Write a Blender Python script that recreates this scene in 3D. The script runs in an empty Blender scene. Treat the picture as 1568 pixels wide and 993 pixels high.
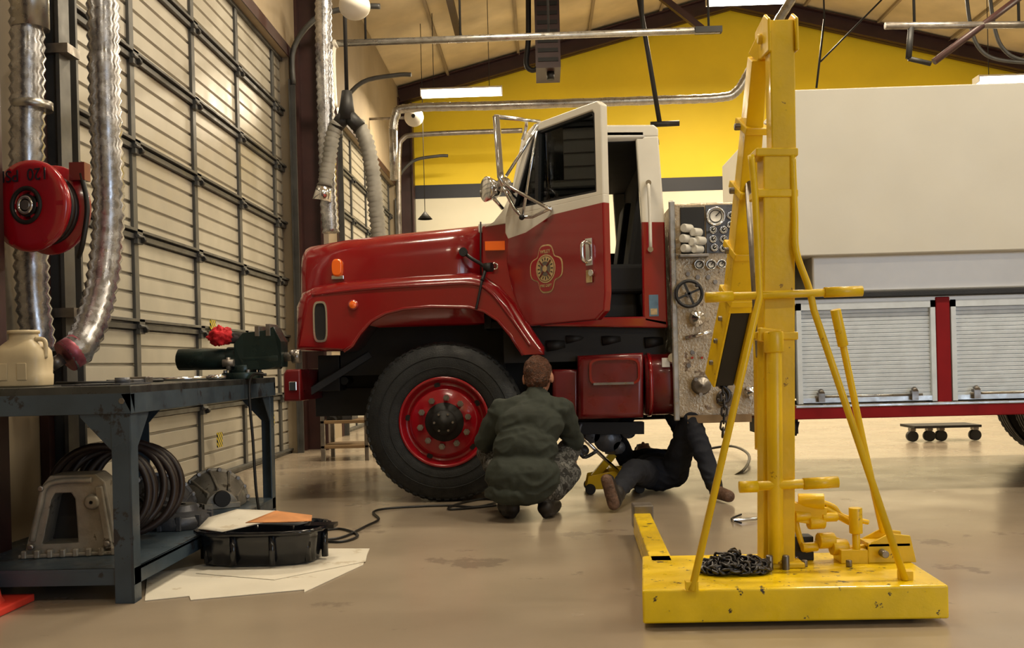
import bpy, bmesh, math, random
import numpy as np
from mathutils import Vector, Matrix, noise
random.seed(7)
def V(*a): return Vector(a[0]) if len(a)==1 else Vector(a)
F=1524.0; CH=0.9
# survey helpers: measured bearing -> metres on a known vertical plane Y (or on the floor)
def pt(px,py,Y):
    a=px-784; b=556-py
    a2=a+.025*b; b2=b-.025*a
    t=a2/F; X=Y*(t-.03)/(1+.03*t); d=Y-.03*X
    return Vector((X,Y,CH+b2*d/F))
def fl(px,py,z=0.0):
    a=px-784; b=556-py
    a2=a+.025*b; b2=b-.025*a
    t=a2/F; d=(CH-z)*F/(-b2); k=(t-.03)/(1+.03*t)
    Y=d/(1-.03*k)
    return Vector((k*Y,Y,z))
# ---------------------------------------------------------------- materials
def pm(name,col,rough=.5,metal=0,var=.12,scale=6,bump=0,bscale=60,coat=0,emis=0,ecol=None,spec=.5,dirt=None,dthr=.62,dscale=9,rvar=.0):
    m=bpy.data.materials.new(name); m.use_nodes=True
    nt=m.node_tree; n=nt.nodes; l=nt.links
    p=n["Principled BSDF"]
    tc=n.new("ShaderNodeTexCoord")
    ns=n.new("ShaderNodeTexNoise"); ns.inputs["Scale"].default_value=scale; ns.inputs["Detail"].default_value=6
    l.new(tc.outputs["Object"],ns.inputs["Vector"])
    cr=n.new("ShaderNodeValToRGB")
    cr.color_ramp.elements[0].position=.3; cr.color_ramp.elements[1].position=.7
    cr.color_ramp.elements[0].color=tuple(c*(1-var) for c in col)+(1,)
    cr.color_ramp.elements[1].color=tuple(min(1,c*(1+var)) for c in col)+(1,)
    l.new(ns.outputs["Fac"],cr.inputs["Fac"])
    out=cr.outputs["Color"]
    if dirt:
        n2=n.new("ShaderNodeTexNoise"); n2.inputs["Scale"].default_value=dscale; n2.inputs["Detail"].default_value=9; n2.inputs["Roughness"].default_value=.65
        l.new(tc.outputs["Object"],n2.inputs["Vector"])
        r2=n.new("ShaderNodeValToRGB"); r2.color_ramp.elements[0].position=dthr; r2.color_ramp.elements[1].position=dthr+.03
        l.new(n2.outputs["Fac"],r2.inputs["Fac"])
        mx=n.new("ShaderNodeMix"); mx.data_type='RGBA'
        l.new(r2.outputs["Color"],mx.inputs["Factor"]); l.new(out,mx.inputs[6]); mx.inputs[7].default_value=tuple(dirt)+(1,)
        out=mx.outputs[2]
    l.new(out,p.inputs["Base Color"])
    p.inputs["Roughness"].default_value=rough; p.inputs["Metallic"].default_value=metal
    if rvar:
        n3=n.new("ShaderNodeTexNoise"); n3.inputs["Scale"].default_value=scale*1.7; n3.inputs["Detail"].default_value=7
        l.new(tc.outputs["Object"],n3.inputs["Vector"])
        mr=n.new("ShaderNodeMapRange"); mr.inputs[1].default_value=.3; mr.inputs[2].default_value=.7; mr.inputs[3].default_value=max(.02,rough-rvar); mr.inputs[4].default_value=min(1,rough+rvar)
        l.new(n3.outputs["Fac"],mr.inputs[0]); l.new(mr.outputs[0],p.inputs["Roughness"])
    p.inputs["Coat Weight"].default_value=coat; p.inputs["Coat Roughness"].default_value=.08
    p.inputs["Specular IOR Level"].default_value=spec
    if emis:
        p.inputs["Emission Color"].default_value=tuple(ecol or col)+(1,); p.inputs["Emission Strength"].default_value=emis
    if bump:
        nb=n.new("ShaderNodeTexNoise"); nb.inputs["Scale"].default_value=bscale; nb.inputs["Detail"].default_value=5
        l.new(tc.outputs["Object"],nb.inputs["Vector"])
        bp=n.new("ShaderNodeBump"); bp.inputs["Strength"].default_value=bump; bp.inputs["Distance"].default_value=.02
        l.new(nb.outputs["Fac"],bp.inputs["Height"]); l.new(bp.outputs["Normal"],p.inputs["Normal"])
    return m
def concrete():
    m=pm("polished_concrete",(.32,.262,.195),.3,var=.12,scale=.9,bump=.02,bscale=12,dirt=(.235,.19,.145),dthr=.60,dscale=1.5)
    nt=m.node_tree; n=nt.nodes; l=nt.links
    ns=n.new("ShaderNodeTexNoise"); ns.inputs["Scale"].default_value=2.2; ns.inputs["Detail"].default_value=8
    tc=n.new("ShaderNodeTexCoord"); l.new(tc.outputs["Object"],ns.inputs["Vector"])
    mr=n.new("ShaderNodeMapRange"); mr.inputs[3].default_value=.08; mr.inputs[4].default_value=.36
    l.new(ns.outputs["Fac"],mr.inputs[0]); l.new(mr.outputs[0],n["Principled BSDF"].inputs["Roughness"])
    return m
def camo():
    m=bpy.data.materials.new("camouflage_cloth"); m.use_nodes=True
    nt=m.node_tree; n=nt.nodes; l=nt.links
    tc=n.new("ShaderNodeTexCoord"); ns=n.new("ShaderNodeTexNoise"); ns.inputs["Scale"].default_value=22; ns.inputs["Detail"].default_value=3
    l.new(tc.outputs["Object"],ns.inputs["Vector"])
    cr=n.new("ShaderNodeValToRGB"); cr.color_ramp.interpolation='CONSTANT'
    e=cr.color_ramp.elements; e[0].color=(.02,.019,.017,1); e[1].position=.45; e[1].color=(.10,.10,.095,1)
    x=e.new(.53); x.color=(.045,.045,.042,1); x=e.new(.6); x.color=(.17,.17,.16,1)
    l.new(ns.outputs["Fac"],cr.inputs["Fac"]); l.new(cr.outputs["Color"],n["Principled BSDF"].inputs["Base Color"])
    n["Principled BSDF"].inputs["Roughness"].default_value=.9
    return m
def glass(name,tint,gl=.08):
    m=bpy.data.materials.new(name); m.use_nodes=True
    nt=m.node_tree; n=nt.nodes; l=nt.links
    for x in list(n):
        if x.type!='OUTPUT_MATERIAL': n.remove(x)
    t=n.new("ShaderNodeBsdfTransparent"); t.inputs[0].default_value=tuple(tint)+(1,)
    g=n.new("ShaderNodeBsdfGlossy"); g.inputs["Roughness"].default_value=.02; g.inputs[0].default_value=(.9,.95,1,1)
    lw=n.new("ShaderNodeFresnel"); lw.inputs[0].default_value=1.5
    mx=n.new("ShaderNodeMixShader"); l.new(lw.outputs[0],mx.inputs[0]); l.new(t.outputs[0],mx.inputs[1]); l.new(g.outputs[0],mx.inputs[2])
    l.new(mx.outputs[0],[x for x in n if x.type=='OUTPUT_MATERIAL'][0].inputs[0])
    return m
def stripes(name,c1,c2,sc):
    m=bpy.data.materials.new(name); m.use_nodes=True
    nt=m.node_tree; n=nt.nodes; l=nt.links
    tc=n.new("ShaderNodeTexCoord"); w=n.new("ShaderNodeTexWave"); w.inputs["Scale"].default_value=sc; w.bands_direction='DIAGONAL'
    l.new(tc.outputs["Object"],w.inputs["Vector"])
    cr=n.new("ShaderNodeValToRGB"); cr.color_ramp.interpolation='CONSTANT'; e=cr.color_ramp.elements
    e[0].color=c1+(1,); e[1].color=c2+(1,); e[1].position=.5
    l.new(w.outputs["Fac"],cr.inputs["Fac"]); l.new(cr.outputs["Color"],n["Principled BSDF"].inputs["Base Color"])
    return m
M={}
M['floor']=concrete()
M['red']=pm("truck_red_paint",(.23,.0035,.006),.20,var=.08,scale=3,coat=.9,rvar=.05)
M['redm']=pm("body_trim_red",(.22,.004,.006),.6,var=.12,scale=5,spec=.2)
M['redd']=pm("red_paint_dull",(.13,.004,.006),.34,var=.25,scale=5,coat=.3,rvar=.12)
M['white']=pm("truck_white_paint",(.70,.67,.59),.3,var=.04,coat=.5)
M['tankw']=pm("tank_white_panel",(.62,.60,.53),.5,var=.04,scale=2,rvar=.1)
M['slat']=pm("shutter_aluminium_white",(.58,.64,.70),.45,metal=.0,var=.08,scale=14)
M['black']=pm("black_rubber",(.010,.010,.011),.55,var=.3,bump=.15,bscale=90)
M['tyre']=pm("tyre_rubber",(.010,.012,.014),.62,var=.35,scale=10,bump=.2,bscale=120,rvar=.15)
M['dark']=pm("dark_chassis",(.006,.0055,.0055),.6,var=.4)
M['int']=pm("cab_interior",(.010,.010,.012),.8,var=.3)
M['chrome']=pm("chrome",(.75,.75,.76),.14,metal=1,var=.08)
M['alu']=pm("galvanised_metal",(.40,.39,.37),.32,metal=.9,var=.2,scale=12,rvar=.1)
M['steel']=pm("worn_steel",(.23,.21,.19),.4,metal=.8,var=.3,scale=10,rvar=.15)
M['foil']=pm("foil_hose",(.40,.40,.42),.27,metal=.9,var=.3,scale=18,rvar=.1)
M['hoseg']=pm("grey_fabric_hose",(.19,.18,.155),.6,var=.2)
M['pink']=pm("hose_cuff_pink",(.32,.08,.11),.4,metal=.5,var=.4,scale=20)
M['yel']=pm("crane_yellow_paint",(.76,.50,.002),.40,var=.14,scale=5,coat=.15,bump=.08,bscale=25,dirt=(.22,.12,.008),dthr=.65,dscale=16,rvar=.12)
M['yel2']=pm("crane_yellow_worn",(.82,.57,.002),.36,var=.14,scale=6,coat=.2,bump=.1,bscale=22,dirt=(.045,.03,.018),dthr=.612,dscale=20,rvar=.14)
M['chain']=pm("chain_steel",(.06,.058,.06),.35,metal=.85,var=.4,scale=30)
M['door']=pm("door_panel_beige",(.36,.335,.28),.36,var=.08,scale=3,metal=.1,rvar=.08)
M['rail']=pm("door_rail_grey",(.075,.075,.073),.45,metal=.4,var=.2,rvar=.1)
M['brown']=pm("brown_steel",(.036,.012,.011),.45,var=.2)
M['wallb']=pm("wall_cream",(.45,.39,.28),.7,var=.05,scale=1.5)
M['walld']=pm("wall_insulation",(.29,.23,.15),.8,var=.12,scale=1.5,bump=.2,bscale=5)
M['wally']=pm("wall_yellow",(.90,.67,.018),.6,var=.05,scale=1)
M['wallw']=pm("wall_white",(.80,.77,.62),.6,var=.05,scale=1)
M['stripe']=pm("wall_stripe_navy",(.006,.007,.016),.5,var=.1)
M['ceil']=pm("ceiling_insulation",(.60,.50,.33),.75,var=.22,scale=1.2,bump=.7,bscale=2.5)
M['bench']=pm("bench_grey_paint",(.045,.067,.090),.38,metal=.1,var=.2,scale=5,dirt=(.022,.022,.026),dthr=.60,rvar=.12)
M['benchtop']=pm("bench_top_steel",(.052,.056,.055),.34,metal=.5,var=.45,scale=7,rvar=.15)
M['cast']=pm("cast_aluminium",(.27,.25,.21),.45,metal=.4,var=.3,scale=8,bump=.15,bscale=40,dirt=(.10,.085,.065),dthr=.62,rvar=.12)
M['castd']=pm("cast_grey",(.10,.105,.12),.45,metal=.5,var=.35,scale=8,bump=.15,bscale=40,dirt=(.025,.025,.025),dthr=.56,rvar=.12)
M['bhose']=pm("brown_hose",(.018,.010,.009),.45,var=.3)
M['blackp']=pm("black_plastic",(.004,.005,.008),.2,var=.2,coat=.2)
M['paper']=pm("paper_white",(.66,.62,.53),.8,var=.08,scale=3,dirt=(.52,.46,.36),dthr=.60,dscale=5)
M['rag']=pm("orange_rag",(.58,.25,.09),.85,var=.2,scale=8)
M['redrag']=pm("red_cloth",(.52,.008,.016),.8,var=.25,scale=20,bump=.4,bscale=30)
M['jug']=pm("jug_plastic",(.56,.46,.29),.4,var=.1)
M['vise']=pm("vise_green",(.014,.030,.028),.32,metal=.3,var=.3,rvar=.12)
M['cone']=pm("cone_orange",(.72,.05,.03),.5,var=.05)
M['reel']=pm("reel_red",(.30,.003,.010),.22,var=.1,coat=.6)
M['panel']=pm("pump_panel_steel",(.38,.30,.20),.34,metal=.5,var=.25,scale=9,bump=.25,bscale=70,dirt=(.18,.12,.07),dthr=.60,rvar=.12)
M['gface']=pm("gauge_face",(.62,.60,.54),.4,var=.03)
M['orange']=pm("amber_lens",(.82,.13,.008),.15,var=.05,coat=.8,emis=.06)
M['redl']=pm("red_lens",(.35,.02,.02),.15,var=.05,coat=.8)
M['jacket']=pm("jacket_olive",(.025,.032,.025),.85,var=.15,scale=7,bump=.4,bscale=9)
M['navy']=pm("coverall_navy",(.006,.008,.015),.85,var=.25,scale=7,bump=.4,bscale=9)
M['skin']=pm("skin",(.40,.19,.12),.5,var=.08,scale=12)
M['hair']=pm("auburn_hair",(.085,.028,.010),.5,var=.6,scale=70,bump=.8,bscale=160)
M['eye']=pm("eye_white",(.7,.7,.7),.2,var=.02)
M['boot']=pm("boot_leather",(.015,.012,.011),.5,var=.3)
M['sole']=pm("boot_sole",(.12,.065,.04),.7,var=.4,scale=30,bump=.6,bscale=50)
M['camo']=camo()
M['glassd']=glass("tinted_glass",(.42,.46,.44))
M['lamp']=pm("fluorescent_diffuser",(1,1,.95),.4,var=0,emis=7,ecol=(1,.97,.86))
M['fix']=pm("fixture_white",(.58,.55,.48),.4,var=.03)
M['hazard']=stripes("hazard_label",(.02,.02,.02),(.70,.54,.02),14)
M['gold']=pm("emblem_cream",(.52,.38,.19),.4,var=.2,scale=50)
M['tan']=pm("cardboard_tan",(.26,.17,.085),.8,var=.1)
M['blue']=pm("label_blue",(.10,.18,.26),.5,var=.2,scale=30)
M['cable']=pm("cable_black",(.008,.008,.008),.45,var=.1)
# ---------------------------------------------------------------- geometry builder
def basis(ax):
    ax=Vector(ax).normalized()
    t=Vector((0,0,1)) if abs(ax.z)<.9 else Vector((1,0,0))
    u=ax.cross(t).normalized(); w=ax.cross(u).normalized()
    return ax,u,w
def cat(pts,n=10,closed=False):
    P=[Vector(p) for p in pts]; out=[]; N=len(P)
    rng=range(N if closed else N-1)
    for i in rng:
        if closed: a,b,c,d=P[(i-1)%N],P[i],P[(i+1)%N],P[(i+2)%N]
        else: a,b,c,d=P[max(i-1,0)],P[i],P[i+1],P[min(i+2,N-1)]
        for k in range(n):
            t=k/n
            out.append(.5*((2*b)+(-a+c)*t+(2*a-5*b+4*c-d)*t*t+(-a+3*b-3*c+d)*t**3))
    if not closed: out.append(P[-1])
    return out
class G:
    def __init__(s): s.v=[];s.f=[];s.m=[];s.sm=[];s.mats=[]
    def add(s,vs,fs,m,smooth=False):
        if isinstance(m,str): m=M[m]
        if m not in s.mats: s.mats.append(m)
        k=s.mats.index(m); o=len(s.v); s.v+=[tuple(v) for v in vs]
        for f in fs: s.f.append(tuple(i+o for i in f)); s.m.append(k); s.sm.append(smooth)
        return s
    def box(s,x0,x1,y0,y1,z0,z1,m):
        vs=[(x,y,z) for z in (z0,z1) for y in (y0,y1) for x in (x0,x1)]
        return s.add(vs,[(0,2,3,1),(4,5,7,6),(0,1,5,4),(2,6,7,3),(0,4,6,2),(1,3,7,5)],m)
    def beam(s,p0,p1,w,h,m,up=(0,0,1),w1=None,h1=None):
        p0=Vector(p0);p1=Vector(p1); a=(p1-p0).normalized(); up=Vector(up)
        u=a.cross(up)
        if u.length<1e-3: u=a.cross(Vector((0,1,0)))
        u.normalize(); w_=u.cross(a).normalized(); vs=[]
        for p,ww,hh in ((p0,w,h),(p1,w1 or w,h1 or h)):
            for i,j in ((-1,-1),(1,-1),(1,1),(-1,1)): vs.append(p+u*ww/2*i+w_*hh/2*j)
        return s.add(vs,[(0,1,2,3),(7,6,5,4),(0,4,5,1),(1,5,6,2),(2,6,7,3),(3,7,4,0)],m)
    def extv(s,pts,vec,m,smooth=False):
        n=len(pts); vec=Vector(vec); P=[Vector(p) for p in pts]
        vs=P+[p+vec for p in P]
        s.add(vs,[tuple(range(n)),tuple(range(2*n-1,n-1,-1))],m)
        return s.add(vs,[(i,i+n,(i+1)%n+n,(i+1)%n) for i in range(n)],m,smooth)
    def ring(s,o,i,vec,m):
        n=len(o); vec=Vector(vec); O=[Vector(p) for p in o]; I=[Vector(p) for p in i]
        vs=O+I+[p+vec for p in O]+[p+vec for p in I]; fs=[]
        for k in range(n):
            j=(k+1)%n
            fs+=[(k,j,n+j,n+k),(2*n+k,3*n+k,3*n+j,2*n+j),(k,2*n+k,2*n+j,j),(n+k,n+j,3*n+j,3*n+k)]
        return s.add(vs,fs,m)
    def cyl(s,p0,p1,r,m,r1=None,seg=20,smooth=True):
        p0=Vector(p0);p1=Vector(p1); r1=r if r1 is None else r1
        a,u,w=basis(p1-p0); vs=[]
        for p,rr in ((p0,r),(p1,r1)):
            for k in range(seg):
                t=2*math.pi*k/seg; vs.append(p+u*math.cos(t)*rr+w*math.sin(t)*rr)
        s.add(vs,[(k,(k+1)%seg,(k+1)%seg+seg,k+seg) for k in range(seg)],m,smooth)
        return s.add(vs,[tuple(range(seg)),tuple(range(2*seg-1,seg-1,-1))],m)
    def tube(s,pts,r,m,seg=8,closed=False,rf=None):
        P=[Vector(p) for p in pts]; n=len(P); vs=[]
        T=[]
        for i in range(n):
            a=P[(i-1)%n] if (closed or i>0) else P[i]; b=P[(i+1)%n] if (closed or i<n-1) else P[i]
            t=(b-a); T.append(t.normalized() if t.length>1e-9 else Vector((0,0,1)))
        _,u,w=basis(T[0])
        for i in range(n):
            u=(u-T[i]*u.dot(T[i]))
            if u.length<1e-6: _,u,_w=basis(T[i])
            u.normalize(); w=T[i].cross(u)
            rr=r if rf is None else rf(i)
            for k in range(seg):
                t=2*math.pi*k/seg; vs.append(P[i]+u*math.cos(t)*rr+w*math.sin(t)*rr)
        fs=[]
        for i in range(n if closed else n-1):
            j=(i+1)%n
            for k in range(seg):
                k2=(k+1)%seg; fs.append((i*seg+k,i*seg+k2,j*seg+k2,j*seg+k))
        s.add(vs,fs,m,True)
        if not closed: s.add(vs[:seg]+vs[-seg:],[tuple(range(seg)),tuple(range(2*seg-1,seg-1,-1))],m)
        return s
    def lathe(s,prof,o,ax,m,seg=40,smooth=True):
        o=Vector(o); a,u,w=basis(ax); vs=[]; n=len(prof)
        for r,h in prof:
            for k in range(seg):
                t=2*math.pi*k/seg; vs.append(o+a*h+u*math.cos(t)*max(r,1e-4)+w*math.sin(t)*max(r,1e-4))
        fs=[(i*seg+k,i*seg+(k+1)%seg,(i+1)*seg+(k+1)%seg,(i+1)*seg+k) for i in range(n-1) for k in range(seg)]
        return s.add(vs,fs,m,smooth)
    def loft(s,secs,m,cap=True,smooth=True,closed=True):
        n=len(secs[0]); vs=[p for c in secs for p in c]; K=len(secs)
        fs=[(i*n+k,i*n+(k+1)%n,(i+1)*n+(k+1)%n,(i+1)*n+k) for i in range(K-1) for k in range(n if closed else n-1)]
        s.add(vs,fs,m,smooth)
        if cap: s.add(list(secs[0])+list(secs[-1]),[tuple(range(n)),tuple(range(2*n-1,n-1,-1))],m)
        return s
    def sph(s,c,r,m,sc=(1,1,1),seg=20,rings=12,R=None):
        c=Vector(c); secs=[]
        for i in range(rings+1):
            th=math.pi*i/rings; z=math.cos(th); q=max(math.sin(th),1e-3); row=[]
            for k in range(seg):
                t=2*math.pi*k/seg; p=Vector((q*math.cos(t)*sc[0],q*math.sin(t)*sc[1],z*sc[2]))*r
                if R: p=R@p
                row.append(c+p)
            secs.append(row)
        return s.loft(secs,m)
    def torus(s,c,ax,R,r,m,seg=36,rs=8):
        c=Vector(c); a,u,w=basis(ax)
        return s.tube([c+u*math.cos(2*math.pi*k/seg)*R+w*math.sin(2*math.pi*k/seg)*R for k in range(seg)],r,m,rs,True)
    def panel(s,poly,wt,yo,yi,rad,m,seg=5,dir=1):
        n=len(poly); P=[Vector((p[0],p[1])) for p in poly]
        A=sum(P[i].x*P[(i+1)%n].y-P[(i+1)%n].x*P[i].y for i in range(n))
        N=[]
        for i in range(n):
            e1=(P[i]-P[i-1]).normalized(); e2=(P[(i+1)%n]-P[i]).normalized()
            t=(e1+e2).normalized(); nn=Vector((-t.y,t.x)); 
            if A<0: nn=-nn
            N.append(nn)
        sg=1 if yi>yo else -1; secs=[[Vector((p.x,yi,p.y)) for p in P]]
        for k in range(seg+1):
            th=math.pi/2*k/seg
            ins=rad*(1-math.cos(th)); y=yo+sg*rad*(1-math.sin(th))
            secs.append([Vector((P[i].x+N[i].x*ins*wt[i],y,P[i].y+N[i].y*ins*wt[i])) for i in range(n)])
        return s.loft(secs,m)
    def done(s,name,parent=None,bevel=0,bseg=2,loc=None):
        me=bpy.data.meshes.new(name); me.from_pydata(s.v,[],s.f); me.validate()
        for m in s.mats: me.materials.append(m)
        if len(me.polygons)==len(s.f):
            me.polygons.foreach_set("material_index",s.m); me.polygons.foreach_set("use_smooth",s.sm)
        bm=bmesh.new(); bm.from_mesh(me); bmesh.ops.remove_doubles(bm,verts=bm.verts,dist=1e-5)
        bmesh.ops.recalc_face_normals(bm,faces=bm.faces); bm.to_mesh(me); bm.free()
        ob=bpy.data.objects.new(name,me); bpy.context.scene.collection.objects.link(ob)
        if parent: ob.parent=parent
        if bevel:
            b=ob.modifiers.new("bevel",'BEVEL'); b.width=bevel; b.segments=bseg; b.limit_method='ANGLE'; b.angle_limit=math.radians(40)
        return ob
def empty(name):
    e=bpy.data.objects.new(name,None); bpy.context.scene.collection.objects.link(e); return e
def txt(name,s,size,loc,R,m,parent):
    c=bpy.data.curves.new(name,'FONT'); c.body=s; c.size=size; c.extrude=.001; c.align_x='CENTER'; c.align_y='CENTER'
    o=bpy.data.objects.new(name,c); bpy.context.scene.collection.objects.link(o); o.matrix_world=Matrix.Translation(loc)@R.to_4x4()
    c.materials.append(M[m]); o.parent=parent; return o
# ================================================================= ROOM
XL,XR,YB,YF=-2.62,10.0,19.2,-5.0
EZ,RZ,RX=6.2,7.85,3.75
G().box(XL-.3,XR+.2,YF-.2,YB+.2,-.2,0,'floor').done("floor")
def gab(x): return EZ+(RZ-EZ)*(x-XL)/(RX-XL) if x<RX else EZ+(RZ-EZ)*(XR-x)/(XR-RX)
g=G()
g.extv([(XL-.3,YF,gab(XL)-.05),(RX,YF,RZ),(RX,YF,RZ+.12),(XL-.3,YF,EZ+.12)],(0,YB-YF,0),'ceil')
g.extv([(RX,YF,RZ),(XR+.2,YF,EZ-.05),(XR+.2,YF,EZ+.12),(RX,YF,RZ+.12)],(0,YB-YF,0),'ceil')
g.done("ceiling")
g=G()
g.box(XL-.3,XR+.2,YB,YB+.15,0,4.12,'wallw')
g.box(XL-.3,XR+.2,YB-.01,YB+.15,4.12,4.38,'stripe')
g.extv([(XL-.3,YB,4.38),(XR+.2,YB,4.38),(XR+.2,YB,EZ+.1),(RX,YB,RZ+.1),(XL-.3,YB,EZ+.1)],(0,.15,0),'wally')
g.done("wall_back")
G().box(XR,XR+.15,YF,YB,0,EZ+.05,'wallb').done("wall_right")
OX0,OX1=4.6,9.2  # opening added in the unseen wall to hold the fill light
g=G()
g.box(XL-.3,OX0,YF-.15,YF,0,EZ,'wallb'); g.box(OX1,XR,YF-.15,YF,0,EZ,'wallb'); g.box(OX0,OX1,YF-.15,YF,4.2,EZ,'wallb')
g.extv([(XL-.3,YF-.15,EZ),(XR,YF-.15,EZ),(RX,YF-.15,RZ)],(0,.15,0),'wally'); g.done("wall_front")
D1=(5.45,10.55); D2=(13.0,18.2); DH=4.22
g=G()
for a,b in ((YF,D1[0]),(D1[1],D2[0]),(D2[1],YB)): g.box(XL-.25,XL,a,b,0,DH,'walld')
g.box(XL-.25,XL,YF,YB,DH,EZ+.0,'walld'); g.done("wall_left")
def garage(name,y0,y1,stiles):
    e=empty(name); g=G(); x=XL-.10
    nsec=7; sh=DH/nsec; pf=[]
    for i in range(nsec):
        z=i*sh
        for k in range(5):
            zz=z+k*sh/5
            pf+= [(x,zz),(x,zz+sh/5-.026),(x-.018,zz+sh/5-.018),(x-.018,zz+sh/5-.008)]
    pf.append((x,DH))
    secs=[[Vector((p[0],yy,p[1])) for p in pf] for yy in (y0,y1)]
    g.loft(secs,'door',cap=False,smooth=False,closed=False)
    g.box(x-.06,x-.045,y0,y1,0,DH,'rail'); g.done("panels",e)
    g=G()
    for i in range(nsec+1):
        z=min(max(i*sh,.02),DH-.02); g.box(x,x+.03,y0,y1,z-.018,z+.018,'rail')
    for i in range(nsec): g.box(x,x+.05,y0,y1,i*sh+.03,i*sh+.05,'rail')
    for s in stiles:
        g.box(x,x+.022,s-.035,s+.035,0,DH,'rail')
        for i in range(1,nsec):
            g.box(x+.02,x+.05,s-.045,s+.045,i*sh-.05,i*sh+.05,'rail'); g.cyl((x+.05,s-.05,i*sh),(x+.05,s+.05,i*sh),.014,'rail',seg=8)
            g.cyl((x+.055,s+.01,i*sh-.02),(x+.055,s+.05,i*sh-.02),.022,'dark',seg=10)
    g.done("rails_and_hinges",e,bevel=.002,bseg=1)
    g=G()
    for yy in (y0+.03,y1-.03):
        g.box(XL+.01,XL+.07,yy-.012,yy+.012,0,DH-.25,'rail'); g.box(XL+.01,XL+.02,yy-.05,yy+.05,0,DH-.25,'rail')
        path=cat([(XL+.05,yy,DH-.3),(XL+.07,yy,DH+.1),(XL+.35,yy,DH+.42),(XL+.8,yy,DH+.5),(XL+1.0,yy,DH+.5)],5)
        g.tube(path,.03,'rail',6)
    g.done("tracks",e)
    return e
garage("garage_door",*D1,[6.6,7.8,8.97,10.2])
garage("garage_door",*D2,[13.2,14.4,15.6,16.8,18.0])
for i,(yy,zz) in enumerate(((8.0,1.25),(8.1,.33),(9.7,.40))):
    G().box(XL-.045,XL-.035,yy-.06,yy+.06,zz-.06,zz+.06,'hazard').done("hazard_label")
def frame(yy,nm="steel_frame"):  # structural steel columns and rafters of the building
    g=G()
    for (xa,s) in ((XL,1),(XR,-1)):
        g.box(min(xa,xa+s*.03),max(xa,xa+s*.03),yy-.13,yy+.13,0,EZ-.2,'brown')
        g.box(min(xa+s*.03,xa+s*.24),max(xa+s*.03,xa+s*.24),yy-.015,yy+.015,0,EZ-.3,'brown')
        g.box(min(xa+s*.24,xa+s*.27),max(xa+s*.24,xa+s*.27),yy-.13,yy+.13,0,EZ-.3,'brown')
    for xa,xb in ((XL+.02,RX),(XR-.02,RX)):
        za=gab(xa)-.16; zb=RZ-.2
        d=.22
        g.beam((xa,yy,za),(xb,yy,zb),.02,.30,'brown'); g.beam((xa,yy,za-d*.62),(xb,yy,zb-d*.62),.24,.02,'brown'); g.beam((xa,yy,za+d*.62),(xb,yy,zb+d*.62),.24,.02,'brown')
    return g.done(nm)
for yy in (-1.5,4.18,10.95,18.95): frame(yy)
g=G()
for k in range(-4,5):
    if k==0: continue
    x=RX+k*1.35
    if x<XL+.1 or x>XR-.1: continue
    g.beam((x,YF+.1,gab(x)-.02),(x,YB-.05,gab(x)-.02),.05,.05,'walld')
g.done("trim_ceiling_purlins")
g=G()
g.box(XL,XL+.012,D1[1],D1[1]+.1,0,DH,'brown'); g.box(XL,XL+.012,D1[0]-.1,D1[0],0,DH,'brown'); g.box(XL,XL+.012,D2[0]-.12,D2[0],0,DH,'brown')
g.box(XL,XL+.012,D1[0]-.1,D1[1]+.1,DH,DH+.12,'brown');g.box(XL,XL+.012,D2[0]-.1,D2[1]+.1,DH,DH+.12,'brown')
g.done("trim_door_jambs")
def fixture(x,y,z,power,along='X',sz=1.25,col=(1,.84,.60)):
    g=G(); hx,hy=(sz/2,.12)
    g.extv([(x-hx,y-hy,z+.07),(x-hx,y+hy,z+.07),(x-hx,y+hy*.6,z+.11),(x-hx,y-hy*.6,z+.11)],(2*hx,0,0),'fix')
    g.box(x-hx,x+hx,y-hy,y+hy,z,z+.068,'lamp')
    g.box(x-hx-.015,x-hx,y-hy,y+hy,z-.005,z+.10,'fix'); g.box(x+hx,x+hx+.015,y-hy,y+hy,z-.005,z+.10,'fix')
    for s in (-.7,.7):
        xx=x+s*hx; g.cyl((xx,y,z+.1),(xx,y,gab(xx)-.04),.006,'dark',seg=6)
    o=g.done("fluorescent_light")
    L=bpy.data.lights.new("fluorescent_lamp","AREA"); L.shape='RECTANGLE'; L.size=2*hx; L.size_y=2*hy; L.energy=power; L.color=col
    lo=bpy.data.objects.new("fluorescent_lamp_glow",L); bpy.context.scene.collection.objects.link(lo); lo.location=(x,y,z-.02); lo.parent=o
PW=62
p=pt(707,146,15.6); fixture(p.x,p.y,p.z,PW*1.6)
p=pt(1148,4,15.0); fixture(p.x,p.y,p.z,PW*3.6)
p=pt(1558,126,15.6); fixture(p.x,p.y,p.z,PW*1.5)
for x,y,k in ((-.8,4.6,.75),(2.6,4.6,.85),(6.2,4.4,.85),(-.6,8.8,1.35),(3.4,9.2,1.35),(7.5,9.2,1.1),(-.6,-1.5,.3),(3.6,-1.5,.4),(7.5,-1.5,.35)): fixture(x,y,5.5,PW*k)
L=bpy.data.lights.new("added_fill_light","AREA"); L.shape='RECTANGLE'; L.size=4.4; L.size_y=4.0; L.energy=85; L.color=(.72,.85,1)  # cool soft fill added behind the camera; no open bay is known there
lo=bpy.data.objects.new("added_fill_light",L); bpy.context.scene.collection.objects.link(lo); lo.location=((OX0+OX1)/2,YF-.1,2.1); lo.rotation_euler=(math.radians(90),0,0)
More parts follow.
